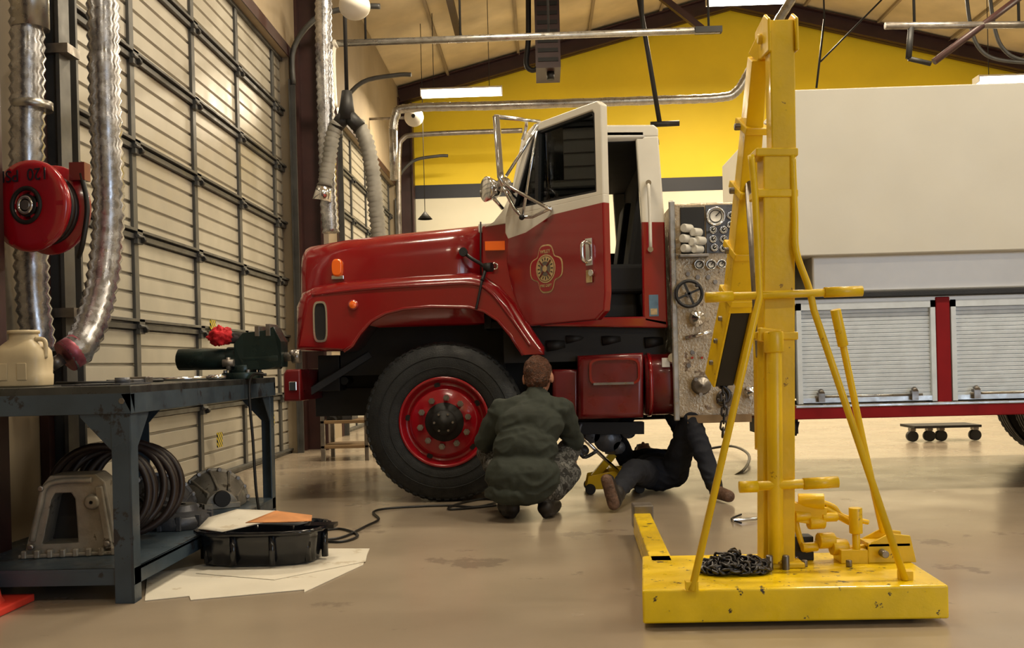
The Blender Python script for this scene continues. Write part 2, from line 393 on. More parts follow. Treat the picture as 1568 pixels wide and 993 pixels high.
# ---------------------------------------------------------------- overhead services
def overhead():
    g=G()
    a=pt(516,67,10.2); b=pt(1102,46,10.2)
    g.cyl(a,b,.035,'alu'); g.tube(cat([pt(516,67,10.2),pt(508,75,10.2),pt(508,120,10.2),pt(510,165,10.2)],6),.045,'fix',10)
    for px in (560,705,840,985,1085):
        p=pt(px,62-(px-516)*.036,10.2); g.cyl(p,(p.x,p.y,gab(p.x)-.05),.012,'dark',seg=8)
    g.box(b.x-.25,b.x+.02,b.y-.04,b.y+.04,b.z-.03,b.z+.03,'dark'); g.done("exhaust_rail")
    g=G(); pts=cat([pt(602,200,14),pt(606,178,14),pt(625,166,14),pt(760,162,14),pt(1000,154,14),pt(1100,150,14),pt(1128,140,14),pt(1150,105,14),pt(1190,35,14),pt(1225,-20,14)],10)
    g.tube(pts,.06,'alu',12,rf=lambda i:.06+(.006 if i%2 else 0)); 
    g.cyl(pts[0],(pts[0].x,pts[0].y,pts[0].z-.7),.06,'alu')
    g.done("ventilation_duct")
    g=G(); g.tube(cat([pt(611,330,17.5),pt(611,240,17.5),pt(617,213,17.5),pt(650,206,17.5),pt(800,200,17.5)],8),.045,'steel',8); p=pt(611,330,17.5); g.cyl(p,(p.x,p.y,0),.045,'steel'); g.done("wall_pipe")
    g=G(); Y=13.0; c=pt(838,50,Y)
    g.box(c.x-.16,c.x+.16,Y-.2,Y+.5,c.z-.52,c.z+.62,'brown')
    for k in range(9): g.box(c.x-.13,c.x+.13,Y-.215,Y-.2,c.z-.44+k*.12,c.z-.39+k*.12,'dark')
    g.tube(cat([pt(809,0,Y),pt(809,60,Y),pt(806,98,Y),pt(815,108,Y),pt(825,104,Y)],5),.035,'dark',8)
    g.cyl((c.x+.03,Y,c.z-.52),(c.x+.03,Y,c.z-.62),.05,'dark'); 
    for s in (-.12,.12): g.cyl((c.x+s,Y+.1,c.z+.6),(c.x+s,Y+.1,gab(c.x)-.06),.012,'dark',seg=6)
    g.done("unit_heater")
    g=G(); a=pt(972,-40,12.5); b=pt(1010,188,12.5); g.cyl(a,b,.03,'dark'); g.cyl(pt(996,191,12.5),pt(1040,189,12.5),.035,'dark'); g.cyl(a,(a.x,a.y,gab(a.x)),.03,'dark'); g.done("ceiling_drop_bracket")
    g=G(); Y=10.2
    g.cyl(pt(1355,40,Y),pt(1600,38,Y),.035,'steel'); g.cyl(pt(1395,40,Y),pt(1391,90,Y),.03,'dark'); g.cyl(pt(1391,90,Y),pt(1425,98,Y),.025,'dark'); g.cyl(pt(1430,95,Y),pt(1590,-25,Y),.035,'brown')
    for px in (1400,1560): p=pt(px,40,Y); g.cyl(p,(p.x,p.y,gab(p.x)-.06),.015,'dark',seg=8)
    g.done("door_opener_rail")
    g=G(); a=pt(1250,135,13.5); g.cyl(a,pt(1262,30,13.5),.015,'dark',seg=8); g.cyl(pt(1256,95,13.5),pt(1350,0,13.5),.012,'dark',seg=8); b=pt(1350,0,13.5);g.cyl(b,(b.x,b.y,gab(b.x)),.012,'dark',seg=8); b=pt(1262,30,13.5);g.cyl(b,(b.x,b.y,gab(b.x)),.012,'dark',seg=8); g.done("ceiling_brace")
    g=G(); a=pt(684,-20,14.5); g.beam(a,pt(704,62,16.5),.1,.1,'brown'); g.cyl(a,(a.x,a.y,gab(a.x)),.04,'brown'); g.done("ceiling_strut")
    g=G(); c=pt(633,178,15.5); g.lathe([(0,0),(.13,.01),(.15,.05),(.15,.09),(0,.1)],c,(0,1,0),'fix'); g.cyl(c,c+V(0,-.02,0),.03,'dark'); g.cyl(c+V(0,.1,0),(XL,c.y+.1,c.z),.02,'steel'); g.done("alarm_bell")
    g=G(); c=pt(543,10,9.4); g.sph(c,.15,'fix',(1,1,.85)); g.cyl(c,(c.x,c.y,gab(c.x)),.02,'dark'); g.done("pendant_globe_light")
    g=G(); c=pt(651,336,16); g.lathe([(.015,.12),(.03,.1),(.12,0),(.11,0)],c,(0,0,1),'dark'); g.cyl(c+V(0,0,.1),(c.x,c.y,gab(c.x)),.006,'dark',seg=6); g.done("pendant_cone_light")
    g=G(); Y=12.6
    for dx in (0,36):
        g.tube(cat([pt(1478+dx,-20,Y),pt(1486+dx,40,Y),pt(1500+dx,75,Y),pt(1530+dx,92,Y),pt(1600+dx,98,Y)],6),.025,'rail',8)
    p=pt(1478,-20,Y); g.cyl(p,(p.x,p.y,gab(p.x)-.03),.025,'rail'); p=pt(1514,-20,Y); g.cyl(p,(p.x,p.y,gab(p.x)-.03),.025,'rail'); g.done("curved_door_track")
    g=G(); g.beam(pt(1005,-10,16.6),pt(1075,45,16.6),.1,.1,'brown'); a=pt(1005,-10,16.6); g.cyl(a,(a.x,a.y,gab(a.x)-.02),.04,'brown'); g.done("ceiling_strut")
overhead()
# ---------------------------------------------------------------- exhaust hoses
def ribhose(name,pts,r,m='foil',step=.018,amp=.006,seg=20,extra=None):
    base=cat(pts,24); P=[base[0]]; acc=0
    for a,b in zip(base[:-1],base[1:]):
        L=(b-a).length; d=0
        while acc+L-d>=step:
            d+=step-acc; acc=0; P.append(a+(b-a)*(d/L))
        acc+=L-d
    g=G(); g.tube(P,r,m,seg,rf=lambda i:r+(amp if i%2 else -amp)+.002*math.sin(i*.9)*math.sin(i*.23))
    if extra: extra(g)
    return g.done(name)
ribhose("exhaust_hose",[(-2.21,5.05,6.0),(-2.20,5.05,4),pt(160,120,5.05),pt(165,260,5.05),pt(166,340,5.05),pt(158,425,5.0),pt(142,490,4.9),pt(122,532,4.8),pt(98,548,4.75)],.077,step=.027,amp=.006,seg=24,
   extra=lambda g:(g.cyl(pt(122,533,4.8),pt(100,547,4.75),.080,'pink'),g.cyl(pt(96,549,4.75),pt(78,560,4.72),.03,'steel')))
ribhose("exhaust_hose",[(-2.46,4.82,6.0),(-2.46,4.82,4),pt(42,100,4.82),pt(42,250,4.82),pt(48,400,4.85),pt(52,470,4.88),pt(62,545,4.9)],.078,step=.027,amp=.006,seg=24,
   extra=lambda g:(g.cyl((-2.47,4.82,2.6),(-2.47,4.82,2.95),.088,'alu'),g.cyl((-2.47,4.82,2.2),(-2.47,4.82,2.24),.095,'alu')))
ribhose("exhaust_hose",[pt(496,-30,10),pt(496,60,10),pt(500,200,10),pt(503,300,10),pt(507,360,10)],.085,'foil',step=.035)
def wye(g):
    g.cyl(pt(531,140,9.9),pt(531,185,9.9),.05,'dark',r1=.09); g.cyl(pt(531,175,9.9),pt(514,196,9.9),.07,'dark'); g.cyl(pt(531,175,9.9),pt(551,196,9.9),.07,'dark')
    g.cyl(pt(531,140,9.9),(pt(531,140,9.9).x,9.9,6.0),.02,'dark'); g.cyl(pt(497,283,9.9),pt(493,308,9.9),.07,'chrome',r1=.095)
ribhose("exhaust_hose",[pt(518,188,9.9),pt(509,210,9.9),pt(504,245,9.9),pt(497,285,9.9)],.07,'hoseg',step=.026,amp=.008,extra=wye)
ribhose("exhaust_hose",[pt(546,188,9.95),pt(560,215,9.95),pt(570,260,9.95),pt(576,320,9.95),pt(582,380,9.95)],.075,'hoseg',step=.026,amp=.008)
g=G(); g.box(XL+.005,XL+.09,5.22,5.28,0,6.0,'rail'); g.box(XL+.09,XL+.11,5.19,5.31,0,6.0,'rail')
for z in (1.2,1.9,2.6,3.3): g.box(XL+.02,XL+.16,5.18,5.32,z,z+.05,'steel')
g.box(XL+.005,XL+.05,5.10,5.16,0,6.0,'brown')
g.done("door_track_post")
# ---------------------------------------------------------------- hose reel
e=empty("hose_reel"); c=pt(48,316,4.35); R=.2
ax=V(-.25,-1,0).normalized()
g=G()
g.lathe([(.055,-.02),(.075,.0),(.12,.005),(.175,0),(.2,-.015),(.205,.0),(.2,.02),(.17,.025),(.08,.03),(.06,.02),(.055,-.02)],c,ax,'reel')
g.lathe([(.07,-.13),(.175,-.13),(.2,-.145),(.205,-.13),(.2,-.115),(.07,-.11)],c,ax,'reel'); g.cyl(c,c-ax*.13,.12,'reel')
for k in range(6):
    _,u,w=basis(ax); t=k*math.pi/3; d=u*math.cos(t)+w*math.sin(t); g.beam(c+d*.05+ax*.02,c+d*.19+ax*.02,.02,.012,'reel',up=ax)
g.cyl(c-ax*.15,c+ax*.04,.022,'steel'); g.cyl(c+ax*.0,c+ax*.03,.05,'dark'); g.torus(c+ax*.035,ax,.035,.008,'chrome')
g.torus(c+ax*.03,ax,.075,.010,'dark')
g.done("drum",e)
g=G(); 
for k in range(4): g.torus(c-ax*(.03+.025*k),ax,.15,.014,'bhose')
g.beam(c-ax*.17,(XL+.01,c.y+.2,c.z),.06,.04,'redd'); g.box(c.x+.15,c.x+.22,c.y+.05,c.y+.11,c.z+.12,c.z+.2,'redd')
g.tube(cat([c+V(.2,.06,.15),c+V(.225,.06,0),c+V(.2,.06,-.16),c+V(.16,.1,-.22)],6),.012,'cable')
g.done("hose_and_bracket",e)
Rt=Matrix((V(-1,.25,0).normalized(),V(0,0,-1),ax)).transposed()
t1=txt("label_psi","120  PSI",.075,c+ax*.034+V(0,0,.135),Rt,'stripe',e)
# ================================================================= WORKBENCH
BX0,BX1,BY0,BY1,BZ=-2.45,-1.60,3.82,5.92,.85
e=empty("workbench"); g=G()
g.box(BX0,BX1,BY0,BY1,BZ-.03,BZ,'benchtop')
g.box(BX0,BX1,BY0,BY0+.04,BZ-.11,BZ-.03,'bench'); g.box(BX0,BX1,BY1-.04,BY1,BZ-.11,BZ-.03,'bench')
g.box(BX1-.04,BX1,BY0,BY1,BZ-.11,BZ-.03,'bench'); g.box(BX0,BX0+.04,BY0,BY1,BZ-.11,BZ-.03,'bench')
g.done("top",e,bevel=.003)
g=G()
for x,s in ((BX1-.01,-1),(BX0+.01,1)):
    for y,q in ((BY0+.01,1),(BY1-.01,-1)):
        g.box(min(x,x+s*.075),max(x,x+s*.075),min(y,y+q*.008),max(y,y+q*.008),0,BZ-.03,'bench')
        g.box(min(x,x+s*.008),max(x,x+s*.008),min(y,y+q*.075),max(y,y+q*.075),0,BZ-.03,'bench')
        g.extv([(x,y+q*.004,BZ-.03),(x+s*.2,y+q*.004,BZ-.03),(x+s*.2,y+q*.004,BZ-.12),(x+s*.07,y+q*.004,BZ-.26),(x,y+q*.004,BZ-.26)],(0,q*.006,0),'bench')
        g.extv([(x+s*.004,y,BZ-.03),(x+s*.004,y+q*.2,BZ-.03),(x+s*.004,y+q*.2,BZ-.12),(x+s*.004,y+q*.07,BZ-.26)],(s*.006,0,0),'bench')
g.cyl((BX1-.035,BY0-.004,BZ-.06),(BX1-.035,BY0+.01,BZ-.06),.013,'steel',seg=6)
g.done("legs",e,bevel=.002)
g=G(); g.box(BX0,BX1-.01,BY0+.02,BY1-.02,.12,.135,'bench'); g.box(BX0,BX1-.01,BY0+.02,BY0+.03,.07,.135,'bench'); g.box(BX1-.02,BX1-.01,BY0+.02,BY1-.02,.07,.135,'bench'); g.done("shelf",e,bevel=.002)
def sup(cx,cy,z,rx,ry,n=3.2,N=36,fl=0,fk=0):
    o=[]
    for k in range(N):
        t=2*math.pi*k/N; c_,s_=math.cos(t),math.sin(t)
        f=1+fl*math.cos(fk*t)
        o.append(Vector((cx+rx*f*math.copysign(abs(c_)**(2/n),c_),cy+ry*f*math.copysign(abs(s_)**(2/n),s_),z)))
    return o
c=pt(38,573,4.12); cx,cy=c.x,c.y
e=empty("plastic_jug"); g=G()
g.loft([sup(cx,cy,BZ+.001+z,rx,ry,n) for z,rx,ry,n in ((0,.095,.07,4),(.006,.102,.078,4),(.05,.104,.08,4),(.055,.101,.077,4),(.11,.103,.08,4),(.15,.10,.078,3.5),(.175,.085,.065,3),(.195,.062,.05,2.4),(.2,.06,.05,2),(.225,.058,.05,2))],'jug')
for sx in (-.05,.03): g.box(cx+sx-.02,cx+sx+.02,cy-.084,cy-.078,BZ+.03,BZ+.1,'jug')
g.done("body",e,bevel=.003); g=G(); g.cyl((cx,cy,BZ+.224),(cx,cy,BZ+.238),.063,'jug',seg=28); g.tube(cat([(cx+.06,cy-.02,BZ+.2),(cx+.1,cy-.02,BZ+.19),(cx+.1,cy-.02,BZ+.12)],5),.01,'jug'); g.done("cap_and_handle",e)
e=empty("bench_vise"); Y=5.42
g=G(); q=lambda px,py,y=Y: pt(px,py,y)
bx=q(372,580).x
g.cyl((bx,Y,BZ+.001),(bx,Y,BZ+.035),.11,'vise',seg=28); g.cyl((bx,Y,BZ+.03),(bx,Y,BZ+.075),.075,'vise')
for a in range(4): t=a*math.pi/2+.6; g.cyl((bx+.095*math.cos(t),Y+.095*math.sin(t),BZ+.03),(bx+.095*math.cos(t),Y+.095*math.sin(t),BZ+.05),.012,'steel',seg=6)
g.cyl(q(275,551),q(350,550),.058,'vise'); g.cyl(q(350,550),q(430,547),.066,'vise'); g.lathe([(0,-.012),(.04,-.01),(.058,0)],q(275,551),(q(350,550)-q(275,551)),'vise')
a=q(365,550); b=q(425,545)
g.loft([[Vector((x,Y-.06,z0)),Vector((x,Y+.06,z0)),Vector((x,Y+.075,z1)),Vector((x,Y-.075,z1))] for x,z0,z1 in ((a.x,a.z-.05,a.z+.08),(a.x+.05,a.z-.06,a.z+.14),(b.x-.05,a.z-.06,a.z+.15),(b.x,a.z-.05,a.z+.17),(b.x+.04,a.z-.05,a.z+.09))],'vise',smooth=False)
g.cyl(q(405,520,Y-.02),q(345,517,Y-.02),.032,'castd'); g.cyl(q(348,517,Y-.02),q(330,516,Y-.02),.04,'castd')
g.box(b.x-.04,b.x-.015,Y-.08,Y+.08,a.z+.12,a.z+.185,'steel'); g.box(b.x-.10,b.x-.075,Y-.08,Y+.08,a.z+.12,a.z+.175,'steel')
g.done("body",e,bevel=.006)
g=G(); g.cyl(q(430,547),q(458,546),.025,'steel'); g.cyl(q(448,546),q(460,546),.038,'steel',seg=8)
hx=q(454,546); g.cyl(hx+V(0,-.1,.02),hx+V(0,.08,-.02),.009,'steel'); g.sph(hx+V(0,-.1,.02),.014,'steel')
c=q(350,556,Y-.08); g.cyl(c+V(0,0,-.04),c+V(0,0,.03),.012,'steel'); g.cyl(c+V(-.03,0,0),c+V(.03,0,0),.02,'steel'); g.done("screw_handle",e)
c=q(338,515,Y-.05)
g=G(); secs=[]
for i in range(25):
    th=math.pi*i/24; row=[]
    for k in range(40):
        t=2*math.pi*k/40; d=Vector((max(math.sin(th),.01)*math.cos(t),max(math.sin(th),.01)*math.sin(t),math.cos(th)))
        r=.058*(1+.4*noise.noise(d*2.2+V(3,1,2))+.28*noise.noise(d*6)); row.append(c+V(d.x*1.1,d.y*.8,d.z*.85)*r)
    secs.append(row)
g.loft(secs,'redrag'); o=g.done("shop_rag",e)
g=G(); g.cyl((-2.0,5.02,BZ+.012),(-1.70,5.16,BZ+.012),.010,'chrome'); g.cyl((-1.74,5.14,BZ+.014),(-1.66,5.178,BZ+.014),.014,'chrome')
g.done("torque_wrench")
g=G(); g.box(-1.86,-1.80,4.3,4.5,BZ+.001,BZ+.02,'castd'); g.box(-1.87,-1.79,4.45,4.53,BZ+.001,BZ+.03,'steel'); g.done("scraper_tool",bevel=.004)
g=G(); cc=V(-2.05,4.75,BZ); g.tube(cat([cc+V(-.25,-.1,.01),cc+V(-.1,-.2,.008),cc+V(.1,-.1,.008),cc+V(.2,.05,.008),cc+V(.05,.15,.008),cc+V(-.1,.1,.01)],8),.007,'cable'); g.done("air_line")
g=G(); c0=V(-2.05,4.08,BZ)
g.extv([(c0.x+.1,c0.y-.1,BZ+.001),(c0.x+.36,c0.y-.14,BZ+.001),(c0.x+.38,c0.y+.12,BZ+.001),(c0.x+.12,c0.y+.15,BZ+.001)],(0,0,.006),'castd'); g.cyl((-1.75,4.1,BZ+.006),(-1.75,4.1,BZ+.03),.03,'castd'); g.done("gasket_plate")
g=G(); g.tube(cat([q(357,575,5.30)+V(.18,0,0),V(-1.57,5.3,.84),V(-1.56,5.3,.5),V(-1.55,5.3,.25),V(-1.54,5.32,.12)],8),.008,'cable'); g.cyl((-1.54,5.31,.13),(-1.52,5.40,.03),.025,'castd'); g.done("hanging_cable")
SZ=.136
def housing(name,x,y,w,h,d,m,rot=0):
    g=G(); k=w
    out=[(-.5*k,0),(-.47*k,.12*h),(-.30*k,.86*h),(-.20*k,h),(.28*k,h),(.38*k,.9*h),(.5*k,.12*h),(.5*k,0)]
    inn=[(-.30*k,.16*h),(-.28*k,.22*h),(-.19*k,.7*h),(-.15*k,.78*h),(.02*k,.78*h),(.06*k,.7*h),(.08*k,.22*h),(.08*k,.16*h)]
    g.ring([(a,-d/2,b) for a,b in out],[(a,-d/2,b) for a,b in inn],(0,d,0),m)
    g.box(-.30*k,.08*k,d/2-.03,d/2,.12*h,.8*h,'dark')
    g.box(-.54*k,.54*k,-d/2-.02,d/2+.02,.0,.05*h,m)
    for i in range(8): g.box(-.5*k+i*.135*k,-.5*k+i*.135*k+.06*k,-d/2-.03,-d/2-.005,0,.1*h,m)
    g.lathe([(.02*k,0),(.08*k,.0),(.09*k,.015),(.07*k,.03),(.02*k,.03)],(.25*k,-d/2,.66*h),(0,-1,0),m,seg=20)
    g.beam((.42*k,-d/2-.01,.08*h),(.32*k,-d/2-.01,.85*h),.02,.03,m)
    g.tube(cat([(-.40*k,-d/2,.2*h),(-.31*k,-d/2-.01,.6*h),(-.20*k,-d/2-.01,.90*h),(.25*k,-d/2-.01,.93*h)],5),.014,m)
    for a,b in ((-.40,.14),(-.28,.85),(.4,.14)): g.cyl((a*k,-d/2-.03,b*h),(a*k,-d/2,b*h),.014,'steel',seg=8)
    o=g.done(name,bevel=.006); o.location=(x,y,SZ); o.rotation_euler=(0,0,rot); return o
p=pt(118,860,4.2); housing("transmission_housing",p.x+.0,4.2,.38,.34,.16,'cast',.15)
def bell(name,x,y,rot,R0=.24,m='castd',lean=.35):
    g=G()
    secs=[]
    for yy,rr in ((0,R0),(.02,R0),(.022,R0*.92),(.07,R0*.86),(.12,R0*.76),(.18,R0*.60),(.2,R0*.50),(.235,R0*.46)):
        secs.append([Vector((rr*math.cos(math.pi*k/20),yy,rr*math.sin(math.pi*k/20)*1.05)) for k in range(21)])
    g.loft(secs,m,cap=True,closed=True)
    for k in range(1,20,2):
        a=V(R0*math.cos(math.pi*k/20),0,R0*1.05*math.sin(math.pi*k/20)); p=a*.96; g.cyl((p.x,.015,p.z),(p.x,.035,p.z),.014,'steel',seg=6)
        if k%4==1: g.beam((a.x*.92,.03,a.z*.92),(a.x*.5,.215,a.z*.5),.014,.03,m)
    g.cyl((0,.23,R0*.28),(0,.26,R0*.28),.045,'dark'); g.box(-R0*.5,R0*.5,.2,.25,.0,.03,m)
    o=g.done(name,bevel=.003); o.location=(x,y,SZ); o.rotation_euler=(0,0,rot); return o
bell("bell_housing",-2.08,5.27,math.pi+.5,.215); bell("bell_housing",-1.90,5.66,math.pi+.5,.195,'cast')
g=G(); g.lathe([(.03,0),(.15,0),(.16,.03),(.15,.06),(.09,.08),(.08,.11),(.03,.11)],(-1.80,4.85,SZ),(0,0,1),'castd')
for k in range(10): t=k*math.pi/5; g.box(-1.80+.15*math.cos(t)-.012,-1.80+.15*math.cos(t)+.012,4.85+.15*math.sin(t)-.012,4.85+.15*math.sin(t)+.012,SZ,SZ+.07,'castd')
g.done("clutch_cover",bevel=.003)
g=G(); 
for k in range(7):
    c0=V(-1.98+.015*k+random.uniform(-.02,.02),4.38+.03*k,.375+random.uniform(-.015,.015)); 
    g.torus(c0,V(.25+.05*random.uniform(-1,1),-1,.25+.2*random.uniform(-1,1)),.21+random.uniform(-.02,.015),.017,'bhose',seg=40)
g.done("coiled_air_hose")
cx,cy=-1.32,4.62
g=G()
g.loft([sup(cx,cy,z,rx,ry,3,80,.012,20) for z,rx,ry in ((.012,.25,.16),(.02,.262,.17),(.13,.275,.185),(.15,.28,.19),(.155,.305,.21),(.17,.305,.21),(.17,.285,.195),(.14,.27,.18),(.04,.25,.16))],'blackp')
for k in range(10):
    t=2*math.pi*k/10; p=Vector((cx+.285*math.cos(t),cy+.195*math.sin(t),.02)); g.cyl(p,p+V(0,0,.13),.016,'blackp',seg=8)
g.box(cx+.2,cx+.34,cy-.05,cy+.05,.155,.172,'blackp')
o=g.done("oil_drain_pan")
def sheet(name,pts,m,th=.003,amp=0,seed=0):
    g=G(); n=len(pts); c=sum((Vector(p) for p in pts),Vector())/n
    vs=[]; fs=[]; K=5
    for k in range(K+1):
        f=k/K
        for p in pts:
            q_=c+(Vector(p)-c)*f; q_=q_+V(0,0,amp*noise.noise(q_*7+V(seed,0,0))*(f>0)); vs.append(q_)
    for k in range(K):
        for i in range(n): fs.append((k*n+i,k*n+(i+1)%n,(k+1)*n+(i+1)%n,(k+1)*n+i))
    g.add(vs,fs,m,True); o=g.done(name); s=o.modifiers.new("thick",'SOLIDIFY'); s.thickness=th; s.offset=1; return o
pe=empty("shop_towels")
for o in (sheet("white_towel",[(-1.59,4.5,.178),(-1.45,4.42,.180),(-1.30,4.5,.19),(-1.10,4.56,.178),(-1.12,4.72,.178),(-1.30,4.80,.2),(-1.48,4.74,.235),(-1.59,4.65,.2)],'paper',amp=.03),
 sheet("orange_towel",[(-1.36,4.47,.215),(-1.20,4.47,.205),(-1.08,4.56,.20),(-1.10,4.66,.205),(-1.28,4.68,.225)],'rag',amp=.02,seed=4)): o.parent=pe
def poly_floor(name,pp,z,m,th=.003):
    g=G(); P=[fl(*p) for p in pp]; g.extv([(p.x,p.y,z) for p in P],(0,0,th),m); return g.done(name)
poly_floor("cardboard_sheet",[(222,921),(290,914),(292,920),(466,904),(466,908),(556,866),(566,841),(470,846),(440,836),(330,862),(226,880)],.001,'paper')
poly_floor("paper_sheet",[(300,880),(420,890),(560,862),(564,842),(460,842),(360,860)],.005,'paper',.002)
p=fl(-48,938); g=G()
g.extv([(p.x-.17,p.y-.17,.001),(p.x+.17,p.y-.17,.001),(p.x+.17,p.y+.17,.001),(p.x-.17,p.y+.17,.001)],(0,0,.03),'cone')
g.lathe([(.125,.03),(.115,.045),(.03,.46),(.02,.46)],(p.x,p.y,0),(0,0,1),'cone'); g.done("traffic_cone",bevel=.006)
g=G(); P=[fl(400,785),fl(405,802),fl(430,812),fl(470,826),fl(520,832),fl(548,822),fl(520,812),fl(480,818),fl(470,828),fl(520,826),fl(560,808),fl(580,797),fl(572,786),fl(600,780),fl(680,776),fl(730,778),fl(760,770),fl(740,766),fl(700,774),fl(690,782),fl(760,776)]
g.tube(cat([(p.x,p.y,.008) for p in P],10),.007,'cable'); g.done("extension_cord")
g=G(); P=[fl(1080,690),fl(1120,692),fl(1146,706),fl(1140,722),fl(1110,730),fl(1085,738)]
g.tube(cat([(p.x,p.y,.012+.05*math.sin(i)) if 0<i<5 else (p.x,p.y,.012) for i,p in enumerate(P)],8),.012,'cable'); g.done("air_hose")
g=G(); a=fl(1122,800);b=fl(1165,797); g.cyl(a+V(0,0,.012),b+V(0,0,.012),.009,'chrome'); g.box(b.x-.01,b.x+.05,b.y-.025,b.y+.025,0.001,.03,'steel'); g.tube(cat([fl(1135,790)+V(0,0,.008),fl(1120,797)+V(0,0,.008),fl(1135,803)+V(0,0,.008)],5),.006,'cable'); g.done("ratchet_wrench",bevel=.002)
# ================================================================= FIRE TRUCK
TR=empty("fire_truck"); YS=6.45; YC=7.6; YFAR=2*YC-YS
def e2(px,py,Y=YS): p=pt(px,py,Y); return (p.x,p.z)
def E3(px,py,Y=YS): return pt(px,py,Y)
fpoly=[(453,470),(462,448),(480,438),(520,431),(640,421),(722,417),(742,422),(765,437),(788,463),(812,499),(834,532),(834,544),(801,544),(782,514),(763,491),(742,477),(720,471),(660,470),(620,473),(592,480),(570,492),(553,511),(541,530),(528,538),(453,538)]
fw=[1,1,1,1,1,1,1,1,1,1,.6,.2,0,0,0,0,0,0,0,0,0,0,0,.2,.6]
P=[e2(*p) for p in fpoly]
g=G(); g.panel(P,fw,YS-.04,YS+.42,.085,'red',seg=7); g.panel(P,fw,2*YC-(YS-.04),YFAR-.42,.085,'red',seg=7); g.done("fenders",TR)
g=G(); lip=[e2(*p) for p in [(834,544),(801,544),(782,514),(763,491),(742,477),(720,471),(660,470),(620,473),(592,480),(570,492),(553,511),(541,530),(528,538)]]
g.tube([Vector((x,YS-.035,z)) for x,z in lip[1:]],.012,'red',8); g.done("arch_lip",TR)
g=G(); g.tube(cat([E3(478,452,YS-.035),E3(560,442,YS-.042),E3(660,436,YS-.042),E3(722,434,YS-.042),E3(750,447,YS-.042),E3(780,484,YS-.040),E3(812,530,YS-.038)],8),.012,'red',8); g.done("fender_crease",TR)
st=[(453,392,1.00),(454.5,382,1.05),(458,376,1.075),(466,372,1.085),(520,362,1.085),(600,352,1.08),(680,344,1.07),(737,338,1.07)]
secs=[]
zb=e2(500,500)[1]
for px,py,hw in st:
    x,z=e2(px,py); row=[]
    for yy,zz in ((-hw-.01,zb),(-hw-.008,z-.30),(-hw,z-.18),(-hw+.012,z-.10),(-hw+.04,z-.045),(-hw+.11,z-.006),(-hw+.28,z+.010),(-.25,z+.02),(.25,z+.02),(hw-.28,z+.010),(hw-.11,z-.006),(hw-.04,z-.045),(hw-.012,z-.10),(hw,z-.18),(hw+.008,z-.30),(hw+.01,zb)):
        row.append(Vector((x,YC+yy,zz)))
    secs.append(row)
g=G(); g.loft(secs,'red',cap=True); g.done("hood",TR)
x0,_=e2(454,450); _,z1=e2(454,385); _,z0=e2(454,538)
g=G(); g.box(x0+.004,x0+.3,YC-1.0,YC+1.0,z0,z1-.08,'red'); g.box(x0-.015,x0+.01,YC-.6,YC+.6,z0+.08,z1-.14,'dark')
for k in range(9): g.box(x0-.03,x0-.015,YC-.6,YC+.6,z0+.1+k*.055,z0+.12+k*.055,'chrome')
for s in (-1,1): g.box(x0-.03,x0+.01,YC+s*.85-.12,YC+s*.85+.12,z0+.1,z0+.26,'gface')
g.done("grille",TR,bevel=.008)
g=G(); c=E3(491,493,YS-.042); sl=sup(0,0,0,.036,.120,4,28); so=sup(0,0,0,.047,.133,4,28)
g.ring([(c.x+p.x,c.y-.012,c.z+p.y) for p in so],[(c.x+p.x,c.y-.012,c.z+p.y) for p in sl],(0,.02,0),'chrome'); g.extv([(c.x+p.x,c.y-.003,c.z+p.y) for p in sl],(0,.006,0),'dark'); g.done("side_vent",TR)
g=G(); yh=YC-1.085
c=E3(518,411,yh-.005); g.loft([[Vector((c.x+p.x,c.y-dy,c.z+p.y)) for p in sup(0,0,0,.036*s,.058*s,3,24)] for dy,s in ((-.02,1),(.04,1),(.06,.85))],'orange'); g.box(c.x-.04,c.x+.04,c.y-.03,c.y+.03,c.z-.075,c.z-.05,'chrome'); 
c=E3(541,467,YS-.045); g.lathe([(.034,0),(.034,-.01),(.02,-.02),(0,-.022)],c,(0,1,0),'redl')
g.lathe([(.024,-.018),(.02,-.022),(0,-.024)],c,(0,1,0),'orange')
c=E3(758,377,YS+.06); g.box(c.x-.065,c.x+.065,c.y-.02,c.y+.02,c.z-.03,c.z+.03,'orange'); g.torus(E3(757,408,YS+.06),(0,1,0),.02,.006,'chrome'); g.done("marker_lamps",TR,bevel=.005)
g=G(); a=E3(710,387,YS+.05);b=E3(742,410,YS+.0);c=E3(738,430,YS-.05); g.tube(cat([a,E3(722,396,YS),b,c],5),.012,'black'); g.cyl(a,a+V(0,-.05,0),.028,'black'); g.cyl(b,b+V(.05,-.02,0),.03,'black'); g.tube(cat([c,E3(732,460,YS-.06),E3(729,474,YS-.06)],4),.008,'black'); g.done("hood_latch",TR)
g=G(); g.tube([E3(736,340,YS+.075),E3(736,400,YS+.068),E3(737,425,YS+.065)],.006,'dark',6); g.done("hood_seam",TR)
g=G(); a=e2(436,566,YS+.05); b=e2(464,614,YS+.05)
g.panel([(a[0],b[1]),(b[0],b[1]),(b[0],a[1]),(a[0]+.02,a[1]),(a[0],a[1]-.03)],[1]*5,YS+.0,YFAR,.02,'redd'); g.box(a[0]+.04,a[0]+.09,YS-.008,YS,b[1]+.07,b[1]+.13,'chrome')
g.box(a[0]+.06,a[0]+.6,YC-.5,YC-.4,.55,.75,'dark'); g.box(a[0]+.06,a[0]+.6,YC+.4,YC+.5,.55,.75,'dark'); g.box(a[0]+.13,a[0]+.28,YS+.45,YFAR-.45,b[1]+.05,b[1]+.30,'dark')
g.cyl((a[0]+.3,YS+.5,b[1]+.12),(a[0]+.3,YFAR-.5,b[1]+.12),.03,'dark'); g.beam((a[0]+.1,YS+.3,b[1]+.05),(a[0]+.5,YS+.45,b[1]+.3),.03,.05,'dark'); g.done("bumper",TR,bevel=.008)
